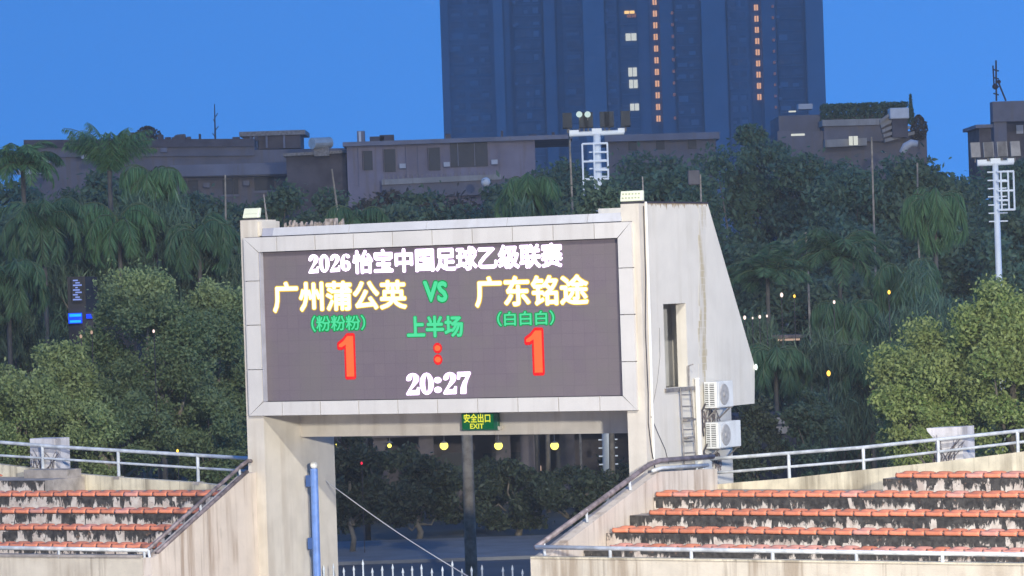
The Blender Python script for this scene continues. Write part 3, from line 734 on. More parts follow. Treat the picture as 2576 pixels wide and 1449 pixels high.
part('lower_bar', MB().tube([(-.2, rt(3.1), 4.5)] + [(u, rt(3.12), z) for u, z in RLOW], .035, 8), MAT['rail'], hr, smooth=True)
for u in (1.98, 4.06, 6.1, 8.21, 10.3, 12.4):
    zt = float(np.interp(u, [p[0] for p in RTOP], [p[1] for p in RTOP])); zb = float(np.interp(u, [p[0] for p in rp], [p[1] for p in rp]))
    part('post', MB().tube([(u, rt(3.12), zb - .02), (u, rt(3.12), zt)], .042, 8), MAT['rail'], hr)
hr = thing('handrail', 'thick worn pipe sloping down the end wall of the right stand', 'handrail', RF, (-.1, rt(-2.4), 3.9))
part('top_bar', MB().tube([(-.17, rt(-5.2), 3.27), (-.15, rt(.0), 4.90), (-.08, rt(.35), 4.97), (-.05, rt(2.9), 4.93)], .065, 10), MAT['darkrail'], hr, smooth=True)
part('lower_bar', MB().tube([(-.03, rt(-.1), 4.74), (-.03, rt(.35), 4.79), (-.03, rt(2.6), 4.73)], .045, 8), MAT['rail'], hr, smooth=True)
for t, z in ((-4.9, 3.05), (-3.0, 3.70), (-1.0, 4.33), (2.2, 4.6)): part('post', MB().tube([(-.12, rt(t), z), (-.14, rt(t), z + .3)], .035, 8), MAT['rail'], hr)
hr = thing('handrail', 'white single pipe along the top of the right front wall', 'handrail', RF, (6, rt(-5.2), 3.0))
part('top_bar', MB().tube([(-.17, rt(-5.2), 3.28), (3, rt(-5.2), 3.265), (14, rt(-5.2), 3.24)], .05, 8), MAT['rail'], hr, smooth=True)
for u in (1.85, 4.0, 6.1, 8.2, 10.3, 12.4): part('post', MB().tube([(u, rt(-5.2), 3.02), (u, rt(-5.2), 3.27)], .04, 8), MAT['rail'], hr)
solo('junction_box', MB().box(11.53, 11.70, 2.7, 3.2, 4.50, 4.92), MAT['acwhite'], GF, (11.6, 2.9, 4.5), 'pale grey junction box at the foot of the drainpipe', 'box', bevel=.012)
# concrete posts on the parapets, with dead vines
bl = thing('concrete_post', 'square pale concrete post behind the handrail of the left parapet', 'post', GF, (-9.2, 3.8, 4.6))
part('post_body', MB().box(-9.62, -8.74, 3.50, 4.2, 3.5, 5.54), MAT['block'], bl, bevel=.02)
br = thing('concrete_post', 'pale concrete post with flared top behind the handrail of the right parapet', 'post', RF, (6.2, rt(3.7), 4.6))
part('post_body', MB().prism([(5.9, 3.6), (5.9, 5.28), (5.70, 5.50), (5.68, 5.57), (6.64, 5.60), (6.64, 3.6)], 'y', rt(3.35), rt(4.0)), MAT['block'], br)
def vines(frame, x0, x1, y, z0, z1, seed, label):
    rr = random.Random(seed); mb = MB()
    for k in range(16):
        x, z = x0 + (x1 - x0) * rr.random(), z0; pts = [(x, y, z)]; d = rr.uniform(-.6, .6)
        for q in range(7):
            d += rr.uniform(-.4, .4); x += .09 * math.sin(d); z += (z1 - z0) / 8 * rr.uniform(.5, 1.3); pts.append((x, y - .02 * rr.random(), z))
        mb.tube(pts, [.014 * (1 - .09 * i) for i in range(len(pts))], 4)
    solo('dead_vine', mb, MAT['vine'], frame, ((x0 + x1) / 2, y, z0), label, 'vine')
vines(GF, -9.5, -8.8, 3.47, 4.6, 5.3, 5, 'dead vine stems climbing the left concrete post')
vines(RF, 5.6, 6.4, rt(3.31), 4.7, 5.5, 6, 'dead vine stems climbing the right concrete post')

# ------------------------------------------------------------------ vegetation builders
def quads_mesh(name, P, mat):
    """P: (n, 4, 3)"""
    n = len(P); me = bpy.data.meshes.new(name)
    me.vertices.add(4 * n); me.vertices.foreach_set('co', P.reshape(-1).astype(np.float32))
    me.loops.add(4 * n); me.loops.foreach_set('vertex_index', np.arange(4 * n, dtype=np.int32))
    me.polygons.add(n); me.polygons.foreach_set('loop_start', np.arange(0, 4 * n, 4, dtype=np.int32))
    me.update(calc_edges=True); me.materials.append(mat)
    return me
def leaves(pts, size, rng, width=.5, up=.35, droop=0.0):
    n = len(pts)
    u = rng.normal(size=(n, 3)); u[:, 2] -= droop; u /= np.linalg.norm(u, axis=1)[:, None]
    nrm = rng.normal(size=(n, 3)); nrm[:, 2] += up
    v = np.cross(u, nrm); v /= np.linalg.norm(v, axis=1)[:, None] + 1e-9
    L = (size * rng.uniform(.45, 1.45, n))[:, None]; W = L * width
    P = np.stack([pts - u * L / 2, pts + v * W / 2 - u * L * .05, pts + u * L / 2, pts - v * W / 2 - u * L * .05], axis=1)
    return P
def crown_points(rng, c, rad, n, clumps, cr=(.22, .38), shell=.75):
    c = np.array(c); rad = np.array(rad)
    d = rng.normal(size=(clumps, 3)); d /= np.linalg.norm(d, axis=1)[:, None]
    q = rng.uniform(.25, 1.0, clumps) ** .45
    cen = c + d * q[:, None] * rad * (1 - .18)
    rr = rng.uniform(cr[0], cr[1], clumps) * rad.min()
    w = rr ** 2; idx = rng.choice(clumps, n, p=w / w.sum())
    e = rng.normal(size=(n, 3)); e /= np.linalg.norm(e, axis=1)[:, None]
    rad_ = rng.uniform(0, 1, n) ** .5
    rad_ *= np.where(rng.uniform(0, 1, n) < .14, rng.uniform(1.05, 1.75, n), 1.0)
    e[:, 2] *= .8
    return cen[idx] + e * (rr[idx] * rad_)[:, None], cen, rr
TREES = []
def tree(name, label, cat, px, ytop, ybot, wpx, Y, mat, n, leaf, clumps=26, seed=1, bark='bark', depth=None, group=None, droop=0.0, width=.5, cr=(.22, .38), limbs=7, limb_r=.5):
    rng = np.random.default_rng(seed)
    top, bot = at(px, ytop, Y), at(px, ybot, Y)
    k = Y / FPX
    rx = wpx * k / 2; rz = (top.z - bot.z) / 2
    c = np.array([(top.x + bot.x) / 2, Y, (top.z + bot.z) / 2])
    ry = depth or min(rx, 3.5)
    base = Vector((c[0], Y, 0))
    t = thing(name, label, cat, WF, base, group)
    pts, cen, rr = crown_points(rng, c, (rx, ry, rz), n, clumps, cr)
    pts = pts[pts[:, 2] > .3]
    me = quads_mesh('crown', leaves(pts - np.array(base), leaf, rng, width, .35, droop), LEAF[mat])
    o = bpy.data.objects.new('crown', me); COL.objects.link(o); o.parent = t; OFF[o.name] = base
    tr = max(.09, min(.3, rx * .07)); fork = max(.6, c[2] - rz * .75)
    tb = MB().tube([(base.x, Y, 0), (base.x + .08, Y + .05, fork * .5), (base.x - .05, Y, fork), (c[0], Y, c[2])], [tr, tr * .85, tr * .75, tr * .35], 8)
    order = np.argsort(-rr)[:limbs]
    for i in order:
        p = cen[i]; m = np.array([base.x, Y, fork]) * .5 + p * .5 + rng.normal(size=3) * .15 * rx
        tb.tube([(base.x - .03, Y, fork * .96), tuple(m), tuple(p)], [tr * limb_r, tr * limb_r * .6, tr * .1], 6)
    part('trunk', tb, MAT[bark], t, smooth=True)
    return t
def palm(label, px, yc, Y, nf, length, mat, seed, leaflet=.55, trunk_r=.16, droop=1.0, up=.9, lean=0.0, hang=.8, az=None, nl=60, wid=.05, lo=-.55, bark='palmtrunk'):
    rng = np.random.default_rng(seed)
    c = at(px, yc, Y); base = Vector((c.x - lean, Y, 0))
    t = thing('palm_tree', label, 'palm', WF, base)
    part('trunk', MB().tube([(base.x, Y, 0), (base.x + lean * .4, Y, c.z * .5), (c.x, Y, c.z)], [trunk_r * 1.15, trunk_r, trunk_r * .8], 10), MAT[bark], t, smooth=True)
    Q = []; rb_ = MB()
    for i in range(nf):
        a = 2 * PI * i / nf + rng.uniform(-.3, .3)
        if az is not None: a = az[0] + (az[1] - az[0]) * rng.random()
        d = np.array([math.cos(a), math.sin(a), 0]); sd = np.array([-math.sin(a), math.cos(a), 0])
        el = rng.uniform(lo, 1.25) * up; L = length * rng.uniform(.8, 1.1)
        p = np.array([c.x, Y, c.z]); ang = el; pts = [p.copy()]; seg = 9
        for j in range(seg):
            p = p + (d * math.cos(ang) + np.array([0, 0, 1]) * math.sin(ang)) * L / seg; pts.append(p.copy()); ang -= droop * (.16 + .03 * j)
        pts = np.array(pts)
        rb_.tube([tuple(x) for x in pts], [.035 * (1 - .08 * q) for q in range(len(pts))], 4)
        f = np.linspace(.12, 1, nl)
        cp = np.stack([np.interp(f * seg, range(seg + 1), pts[:, q]) for q in range(3)], axis=1)
        tg = np.gradient(cp, axis=0); tg /= np.linalg.norm(tg, axis=1)[:, None]
        for sgn in (1, -1):
            ll = leaflet * np.sin(PI * (.12 + .83 * f)) ** .6 * rng.uniform(.8, 1.15, nl)
            dr = sd * sgn * .75 + tg * .55 + np.array([0, 0, -1]) * (hang * rng.uniform(.5, 1.4, nl))[:, None]
            dr /= np.linalg.norm(dr, axis=1)[:, None]
            w = np.cross(dr, rng.normal(size=(nl, 3))); w /= np.linalg.norm(w, axis=1)[:, None]
            tip = cp + dr * ll[:, None]; mid = cp + dr * (ll * .4)[:, None]
            Q.append(np.stack([cp, mid + w * wid / 2, tip, mid - w * wid / 2], axis=1))
    Q = np.concatenate(Q) - np.array(base)
    o = bpy.data.objects.new('fronds', quads_mesh('fronds', Q, LEAF[mat])); COL.objects.link(o); o.parent = t; OFF[o.name] = base
    part('frond_stems', rb_, MAT['stem'], t)
    return t

# near trees beside the stands
tree('leafy_tree', 'bright green leafy tree cut by the right picture edge, behind the right parapet', 'tree', 2545, 632, 1200, 370, 112, 'near', 54000, .135, 76, 11, depth=2.0, cr=(.16, .40))
tree('leafy_tree', 'green leafy tree left of the brightest tree, behind the right concrete post', 'tree', 2345, 775, 1200, 310, 114, 'near', 42000, .135, 60, 12, depth=2.0, cr=(.16, .42))
tree('leafy_tree', 'dark tree hiding the foot of the white mast cage above the scoreboard', 'tree', 1520, 430, 900, 250, 145, 'dark', 20000, .22, 90, 61, depth=1.6, cr=(.28, .6))
tree('leafy_tree', 'low green leafy tree behind the pale handrail at the right', 'tree', 2290, 930, 1200, 190, 113, 'near', 16000, .13, 28, 13, depth=1.4, cr=(.25, .4))
tree('leafy_tree', 'green leafy tree at the lower left picture edge behind the left parapet', 'tree', 40, 905, 1200, 330, 113, 'leftgreen', 28000, .125, 36, 14, depth=1.8)
tree('leafy_tree', 'small upright green tree behind the left concrete post', 'tree', 150, 810, 1200, 190, 115, 'leftgreen', 17000, .125, 46, 15, depth=1.2, cr=(.28, .5))
tree('olive_tree', 'tall olive green tree with pale limbs in the middle of the left trees', 'tree', 365, 640, 1220, 380, 117, 'olive', 50000, .125, 80, 16, 'palebark', depth=2.0, cr=(.14, .40), limbs=14, limb_r=.7)
tree('olive_tree', 'olive green tree close beside the left pier of the scoreboard', 'tree', 535, 645, 1220, 290, 119, 'olive', 42000, .125, 66, 17, 'palebark', depth=1.8, cr=(.14, .42), limbs=10, limb_r=.6)
tree('olive_tree', 'low olive tree behind the left handrail, between the post and the pier', 'tree', 300, 960, 1230, 330, 113.5, 'olive', 30000, .12, 34, 18, 'palebark', depth=1.5, limbs=10, limb_r=.6)
tree('olive_tree', 'dark low olive tree touching the left pier behind the handrail', 'tree', 530, 960, 1240, 220, 115, 'olive', 20000, .125, 26, 19, depth=1.4)

# palms and dark trees further back, left
palm('tall palm with an upright tuft of fronds above the roofs at the left', 276, 430, 150, 22, 2.5, 'palmfar', 21, .7, .12, .55, 1.2, hang=1.1, wid=.042, lo=.72)
palm('bushy pale green palm at the upper left picture edge', 58, 420, 155, 30, 2.1, 'palmfar', 23, .6, .12, .9, 1.1, hang=.6, wid=.042, lo=.1)
palm('drooping palm right of the tall tuft palm at the left', 385, 450, 148, 26, 2.0, 'palmfar', 22, .9, .12, 1.3, .9, hang=1.7, wid=.042, lo=-.2)
palm('dark arching palm left of the upright blue sign', 110, 560, 144, 30, 2.6, 'palm', 231, .8, .1, 1.1, 1.0, hang=1.0, wid=.042, lo=-.1)
palm('arching palm right of the upright blue sign above the olive tree', 300, 560, 145, 30, 2.5, 'palmfar', 232, .8, .1, 1.1, 1.0, hang=1.2, wid=.042, lo=-.1)
palm('dark arching palm beside the scoreboard pier, high in the trees', 500, 590, 144, 28, 2.3, 'palm', 233, .8, .1, 1.2, 1.0, hang=1.2, wid=.042, lo=-.1)
palm('arching palm low at the left edge above the green tree', 20, 700, 138, 28, 2.3, 'palm', 234, .8, .1, 1.2, .9, hang=1.3, wid=.042, lo=-.3)
palm('arching palm between the warm lit shelter and the near green tree', 2190, 900, 138, 28, 2.3, 'palm', 235, .8, .1, 1.2, .9, hang=1.3, wid=.042, lo=-.3)
palm('arching palm low beside the slanted wall corner', 1950, 900, 137, 28, 2.0, 'palm', 236, .8, .1, 1.2, .9, hang=1.4, wid=.042, lo=-.3)
def weeping(label, px, yt, yb, w, Y, mt, n, seed, leaf=.6):
    tree('weeping_tree', label, 'tree', px, yt, yb, w, Y, mt, int(n * .62), leaf, 30, seed, depth=2.4, droop=2.2, width=.075, cr=(.28, .46), limbs=5)
weeping('dark weeping foliage under the bushy palm at the left edge', 70, 440, 1000, 300, 149, 'far', 14000, 201)
weeping('dark weeping foliage below the tall tuft palm', 240, 470, 960, 280, 148, 'dark', 14000, 202)
weeping('weeping foliage with pale hanging strands below the drooping palm', 395, 455, 900, 250, 147, 'far', 13000, 203)
weeping('dark weeping tree left of the scoreboard above the olive trees', 530, 560, 1050, 260, 146, 'dark', 13000, 204)
weeping('dark hanging foliage at the left edge above the lower left green tree', 40, 640, 1150, 220, 140, 'dark', 11000, 205)
BT = [  # px, ytop, ybot, width, Y, mat, n, label
    (40, 440, 980, 330, 176, 'far', 11000, 'dark tree mass under the bushy palm at the left edge'),
    (210, 445, 1000, 320, 182, 'dark', 11000, 'dark tree behind the small blue signs at the left'),
    (420, 500, 960, 330, 178, 'far', 11000, 'dark tree behind the drooping palm at the left'),
    (570, 520, 1150, 260, 172, 'dark', 10000, 'dark tree showing just left of the scoreboard pier'),
    (700, 440, 900, 240, 190, 'dark', 9000, 'dark tree above the left part of the scoreboard'),
    (900, 480, 820, 300, 186, 'brown', 9000, 'brownish dark tree above the scoreboard, left of its middle'),
    (1130, 470, 820, 330, 188, 'brown', 9000, 'brownish dark tree above the middle of the scoreboard'),
    (1330, 430, 860, 300, 180, 'dark', 10000, 'dark tree behind the white floodlight mast above the scoreboard'),
    (1480, 470, 900, 260, 172, 'dark', 10000, 'dark tree in front of the foot of the white mast cage'),
    (1420, 360, 800, 230, 214, 'far', 8000, 'far dark tree left of the white mast'),
    (1640, 338, 820, 360, 204, 'far', 11000, 'far dark tree right of the white mast under the tower'),
    (1770, 335, 900, 360, 200, 'far', 11000, 'dark tree behind the slanted side wall top'),
    (1905, 270, 700, 190, 206, 'far', 9000, 'tall dark tree rising in front of the tower base'),
    (2050, 338, 850, 360, 202, 'far', 11000, 'dark tree below the white roofed building at the right'),
    (2200, 352, 900, 380, 199, 'far', 11000, 'dark tree behind the two thin bare poles at the right'),
    (2390, 345, 950, 360, 204, 'far', 11000, 'dark tree behind the second white mast'),
    (2540, 330, 900, 240, 210, 'far', 9000, 'dark tree at the right picture edge below the far house'),
    (1950, 560, 1180, 320, 176, 'dark', 11000, 'dark tree beside the slanted wall, behind the small lamps'),
    (2150, 640, 1200, 330, 172, 'dark', 12000, 'dark tree left of the near green trees at the right'),
    (2380, 560, 1150, 330, 178, 'dark', 11000, 'dark tree behind the tops of the near green trees'),
    (20, 405, 900, 250, 196, 'far', 7000, 'far dark tree crown at the left edge beside the pale balconies'),
    (130, 405, 900, 250, 193, 'dark', 7000, 'far dark tree crown between the bushy palm and the tall tuft palm'),
    (250, 405, 900, 250, 197, 'far', 7000, 'far dark tree crown right behind the tall tuft palm'),
    (345, 412, 900, 250, 194, 'dark', 7000, 'far dark tree crown between the tuft palm and the drooping palm'),
    (450, 452, 900, 250, 196, 'far', 7000, 'far dark tree crown under the grey ledge of the flat roofed block'),
    (560, 478, 900, 250, 193, 'dark', 7000, 'far dark tree crown above the left floodlight, under the flat roofed block'),
    (650, 462, 900, 250, 192, 'far', 7000, 'far dark tree crown right of the left floodlight above the coping'),
    (760, 432, 900, 250, 195, 'dark', 7000, 'far dark tree crown under the shiny water tank'),
    (860, 440, 900, 250, 191, 'dark', 7000, 'far dark tree crown under the lean to and the dark windows'),
    (960, 452, 900, 250, 194, 'brown', 7000, 'far dark tree crown under the leftmost dark window of the lilac house'),
    (1070, 460, 900, 250, 190, 'dark', 7000, 'far dark tree crown under the second dark window of the lilac house'),
    (1180, 452, 900, 250, 193, 'brown', 7000, 'far dark tree crown under the wide window of the lilac house'),
    (1285, 435, 900, 250, 192, 'dark', 7000, 'far dark tree crown under the right end of the lilac house'),
    (1570, 385, 900, 250, 195, 'far', 7000, 'far dark tree crown just left of the right floodlight'),
    (1700, 352, 900, 280, 188, 'far', 9000, 'dark tree crown between the white mast and the tall dark tree'),
    (2570, 420, 1000, 260, 182, 'dark', 9000, 'dark tree crown behind the pole of the second mast at the right edge'),
    (2440, 470, 1000, 260, 178, 'far', 9000, 'dark tree crown left of the pole of the second mast'),
    (2320, 362, 900, 300, 190, 'dark', 9000, 'dark tree crown just below the curved pale duct'),
    (2140, 372, 900, 300, 188, 'far', 9000, 'dark tree crown below the lit window of the roof garden house'),
    (1000, 470, 900, 330, 176, 'dark', 9000, 'dark bushy crown directly behind the coping left of the middle'),
    (1230, 475, 900, 330, 175, 'dark', 9000, 'dark bushy crown directly behind the coping right of the middle'),
    (60, 640, 1260, 300, 168, 'dark', 10000, 'dark lower tree under the hanging palm at the left edge'),
    (190, 830, 1260, 280, 160, 'dark', 9000, 'dark undergrowth tree below the blue signs at the left'),
    (330, 600, 1260, 300, 169, 'dark', 10000, 'dark lower tree behind the tall olive tree at the left'),
    (470, 600, 1260, 300, 166, 'far', 10000, 'lower tree between the tall olive tree and the scoreboard pier'),
    (600, 560, 1260, 240, 163, 'dark', 9000, 'dark lower tree hidden partly by the left scoreboard pier'),
    (1890, 700, 1290, 260, 165, 'dark', 10000, 'dark lower tree just right of the slanted wall'),
    (2040, 800, 1290, 300, 163, 'dark', 11000, 'dark lower tree around the warm lit shelter'),
    (2200, 760, 1290, 300, 162, 'far', 11000, 'dark lower tree under the drooping palms at the right'),
    (2360, 700, 1290, 300, 166, 'dark', 10000, 'dark lower tree under the pale drooping palm at the right'),
    (2520, 560, 1290, 260, 170, 'far', 9000, 'dark lower tree behind the second white mast pole'),
    (2120, 500, 1100, 330, 184, 'far', 11000, 'dark tree between the bare poles and the tower, middle height'),
    (1800, 560, 1100, 260, 186, 'far', 9000, 'dark tree showing just over the slanted wall edge'),
]
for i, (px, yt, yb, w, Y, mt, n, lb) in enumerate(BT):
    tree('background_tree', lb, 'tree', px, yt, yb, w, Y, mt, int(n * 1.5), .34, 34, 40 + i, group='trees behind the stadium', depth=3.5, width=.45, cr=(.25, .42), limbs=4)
palm('pale drooping palm high up behind the right trees', 2350, 520, 150, 30, 2.3, 'palmfar', 31, 1.0, .1, 1.5, 1.1, hang=1.8, wid=.042)
palm('fan shaped palm beside the slanted wall', 1930, 700, 146, 28, 2.0, 'palm', 32, .6, .1, .7, 1.2, hang=.4, wid=.042, lo=.2)
palm('spreading palm in the middle of the right trees', 2110, 650, 147, 30, 2.3, 'palm', 33, .7, .1, .9, 1.2, hang=.6, wid=.042, lo=.1)
palm('lower drooping palm among the right trees', 2130, 790, 143, 30, 2.4, 'palm', 34, .9, .1, 1.4, .9, hang=1.7, wid=.042)
palm('dark palm left of the near green tree', 2270, 690, 145, 28, 2.3, 'palm', 35, .9, .1, 1.3, .9, hang=1.4, wid=.042)
weeping('weeping foliage under the pale drooping palm at the right', 2330, 640, 1150, 280, 140, 'far', 12000, 211)
weeping('dark weeping foliage under the spreading palm at the right', 2120, 790, 1260, 320, 139, 'dark', 14000, 212)
weeping('dark weeping foliage right of the slanted wall', 1930, 770, 1260, 230, 142.5, 'dark', 12000, 213)
weeping('dark weeping foliage low behind the near green trees', 2220, 860, 1260, 260, 141, 'far', 12000, 214)
palm('pale palm crown just above the left half of the scoreboard', 900, 555, 140, 20, 1.9, 'palm', 36, .9, .1, 1.2, 1.0, hang=1.1, wid=.042)
palm('palm with a straight grey trunk standing behind the entrance', 1158, 590, 112, 16, 1.2, 'palm', 37, .7, .17, 1.1, .9, hang=1.0, wid=.042, bark='palebark')
palm('pale palm crown left of the white mast above the scoreboard', 1330, 480, 156, 26, 2.2, 'palmfar', 38, .9, .1, 1.2, 1.0, hang=1.3, wid=.042)
weeping('pale weeping foliage left of the white mast', 1360, 450, 900, 200, 154, 'far', 10000, 215)
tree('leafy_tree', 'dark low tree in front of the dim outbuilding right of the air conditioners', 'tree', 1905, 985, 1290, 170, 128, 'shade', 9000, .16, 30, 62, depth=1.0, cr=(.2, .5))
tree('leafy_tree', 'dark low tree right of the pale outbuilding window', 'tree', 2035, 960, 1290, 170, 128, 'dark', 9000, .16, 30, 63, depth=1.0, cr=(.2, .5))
# small trees seen through the entrance
GT = [(880, 1070, 1350, 230, 133, 9000, 'dark street tree at the left of the entrance view'),
      (1050, 1140, 1340, 260, 139, 9000, 'dark street tree under the left yellow lamps'),
      (1300, 1150, 1345, 280, 140, 9000, 'dark street tree in the middle of the entrance view'),
      (1450, 1165, 1345, 260, 137, 9000, 'dark street tree beside the sloping handrail'),
      (1180, 1160, 1330, 240, 144, 8000, 'dark street tree behind the straight grey palm trunk'),
      (1150, 1145, 1300, 330, 152, 8000, 'dark tree behind the middle yellow lamps'),
      (1480, 1140, 1300, 280, 153, 8000, 'dark tree right of the yellow lamps'),
      (950, 1095, 1300, 290, 152, 8000, 'dark tree left of the yellow lamps')]
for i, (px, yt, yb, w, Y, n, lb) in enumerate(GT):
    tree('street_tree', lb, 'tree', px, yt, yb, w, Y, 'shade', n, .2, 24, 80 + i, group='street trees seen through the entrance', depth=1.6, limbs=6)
# thin bare poles among the trees
for (x0, y0, x1, y1, Y, lb) in ((1430, 290, 1441, 540, 152, 'thin bare pole left of the white mast'), (2192, 345, 2198, 560, 167, 'thin bare pole, left of two, right of the tower'),
                                (2307, 410, 2309, 560, 167, 'thin bare pole, right of two, left of the second mast'), (567, 440, 569, 620, 170, 'thin bare pole above the left pier'),
                                (835, 425, 848, 520, 170, 'thin leaning pole above the left of the scoreboard'), (2026, 585, 2031, 640, 158, 'short bare pole in the right palms')):
    a, b = at(x0, y0, Y), at(x1, y1, Y)
    solo('bare_pole', MB().tube([(b.x, Y, 0), tuple(b), tuple(a)], [.055, .05, .04], 6), MAT['palebark'], WF, (b.x, Y, 0), lb, 'pole', 'thin bare poles among the trees')

# ------------------------------------------------------------------ floodlight masts
def mast(label, px, ytop, Y, half, cage, nheads, head, rung_side, left, rad=(.21, .15)):
    p = at(px, ytop, Y); t = thing('floodlight_mast', label, 'light mast', WF, (p.x, Y, 0), group='white floodlight masts')
    part('pole', MB().tube([(p.x, Y, 0), (p.x, Y, p.z)], list(rad), 12), MAT['mast'], t, smooth=True)
    part('crossbar', MB().tube([(p.x - half, Y, p.z), (p.x + half, Y, p.z + .02)], .10, 10).box(p.x - half, p.x - half + .38, Y - .12, Y + .12, p.z, p.z + .16).box(p.x - .2, p.x + .2, Y - .14, Y + .14, p.z - .02, p.z + .2).box(p.x + half - .25, p.x + half + .02, Y - .12, Y + .12, p.z, p.z + .18), MAT['mast'], t)
    k = Y / FPX
    cg = part('cage', MB(), MAT['mast'], t) if False else None
    z0, z1 = p.z - cage[1] * k, p.z - cage[0] * k
    xs = [p.x + q * k for q in cage[2]]
    for x in xs: part('cage_bar', MB().tube([(x, Y - .35, z0 - (.7 if x == xs[0] and left else 0)), (x, Y - .35, z1)], .04, 6), MAT['mast'], t)
    nr = cage[3]
    for i in range(nr):
        z = z1 + (z0 - z1) * i / (nr - 1)
        full = (i % 2 == 0)
        a, b = (xs[0] if full else xs[1 if left else 0], xs[-1] if (full or left) else xs[-2])
        part('cage_hoop', MB().tube([(min(a, p.x if not left else a), Y - .35, z), (b, Y - .35, z), (b, Y + .3, z)], .045, 6), MAT['mast'], t)
    for i in range(rung_side):
        z = z1 - i * .33
        if z > .4: part('rung', MB().tube([(p.x - .34, Y - .05, z), (p.x + .42, Y - .05, z)], .03, 6), MAT['mast'], t)
    for i in range(nheads):
        x = p.x - half + .05 + (2 * half - .1) * (i / (nheads - 1)) + (.12 if i % 2 else -.12)
        lh = part('lamp_head', MB().prism([(Y - .35, p.z + .26), (Y - .12, p.z + .86), (Y + .1, p.z + .80), (Y - .1, p.z + .22)], 'x', x - .19, x + .19), MAT[head], t)
        part('yoke', MB().tube([(x, Y, p.z + .05), (x, Y - .1, p.z + .5)], .03, 6), MAT['iron'], lh)
    return t, p
m1, p1 = mast('white floodlight mast with cage ladder standing behind the scoreboard', 1501, 336, 150, 1.10, (26, 115, (-38, -9, 25), 5), 6, 'darkhead', 40, True)
for dx, q in ((-44, 'left'), (-23, 'right')):
    a = at(1501 + dx, 288, 149.7)
    lh = part('signal_lamp', MB().ball(tuple(a), .125, 10, 7), MAT['coolmast'], m1)
    part('lamp_stalk', MB().tube([tuple(a), (a.x, a.y + .2, p1.z + .1)], .02, 5), MAT['iron'], lh)
m2, p2 = mast('white floodlight mast with six grey lamp heads at the right edge', 2503, 411, 150, .73, (22, 118, (10, 28, 42), 5), 6, 'lamphead', 7, False, (.15, .12))

# loudspeaker box on a pole behind the side wall
a = at(1745, 447, 122); sp = thing('loudspeaker', 'grey loudspeaker box on a thin pole behind the slanted wall', 'loudspeaker', WF, (a.x + .22, 122, 0))
part('box', MB().box(a.x - .19, a.x + .19, 121.85, 122.2, a.z - .24, a.z + .24), MAT['spk'], sp, bevel=.02)
part('pole', MB().tube([(a.x + .22, 122.1, 0), (a.x + .22, 122.1, a.z + .1)], .03, 6), MAT['iron'], sp)

# ------------------------------------------------------------------ buildings behind
def bbox(mb, x0, y0, x1, y1, Y, d):
    a, b = at(x0, y0, Y), at(x1, y1, Y); xc = (a.x + b.x) / 2
    mb.box(min(a.x, b.x), max(a.x, b.x), Y, Y + d, min(a.z, b.z), max(a.z, b.z)); return mb
def slopebox(mb, xl, yl, xr, yr, Y, d, z0=None, h=None):
    a, b = at(xl, yl, Y), at(xr, yr, Y)
    za, zb = (z0, z0) if z0 is not None else (a.z - h, b.z - h)
    return mb.prism([(a.x, za), (b.x, zb), (b.x, b.z), (a.x, a.z)], 'y', Y, Y + d)
# tower block
TY = 970
a, b = at(1120, 330, TY), at(2077, 330, TY)
tw = thing('tower_block', 'huge dark residential tower block with rows of lit stair windows', 'building', WF, ((a.x + b.x) / 2, TY + 12, 0))
x0, x1, H = a.x, b.x, 104.0
k970 = TY / FPX
def tx(px): return at(px + (330 - 200) * -ROLL, 200, TY).x
part('wall', MB().box(x0, x1, TY, TY + 24, 0, H), MAT['tower'], tw)
for (l, r, d, mt) in ((1117, 1136, 1.2, 'tower'), (1180, 1245, -0.0, 'towerdark'), (1250, 1274, 3.0, 'towerlight'), (1276, 1290, 1.4, 'tower'), (1300, 1372, .8, 'towerdark'), (1376, 1404, 2.4, 'tower'), (1408, 1424, .4, 'towerdark'), (1475, 1528, 3.2, 'towerlight'),
                      (1532, 1560, 1.0, 'tower'), (1566, 1612, .5, 'towerdark'), (1640, 1662, .3, 'towerdark'), (1668, 1700, 1.6, 'tower'), (1706, 1768, .7, 'towerdark'), (1772, 1832, 3.2, 'towerlight'), (1838, 1890, .8, 'tower'), (1896, 1918, .3, 'towerdark'),
                      (1924, 1958, 1.6, 'tower'), (1962, 2028, .7, 'towerdark'), (2034, 2078, 2.4, 'towerlight')):
    if d > 0: part('bay', MB().box(tx(l), tx(r), TY - d, TY - .01, 0, H - .5), MAT[mt], tw)
wr = MB(); bs = MB(); FL = 3.03
for (l, r, d) in ((1142, 1176, 0), (1184, 1242, 0), (1302, 1370, .8), (1430, 1472, 0), (1534, 1558, 1.0), (1568, 1610, .5), (1708, 1766, .7), (1842, 1886, .8), (1964, 2026, .7)):
    X0, X1 = tx(l), tx(r); nw = max(1, int((X1 - X0) / 2.2)); cw = (X1 - X0) / nw
    for fl in range(34):
        z = 1.0 + fl * FL
        for q in range(nw): wr.box(X0 + q * cw + .25, X0 + (q + 1) * cw - .25, TY - d - .10, TY - d - .02, z + .5, z + 2.1)
        bs.box(X0, X1, TY - d - .16, TY - d - .012, z - .13, z + .13)
part('window_rows', wr, MAT['towerglass'], tw)['kind'] = 'stuff'
cw_ = MB(); rw = random.Random(9)
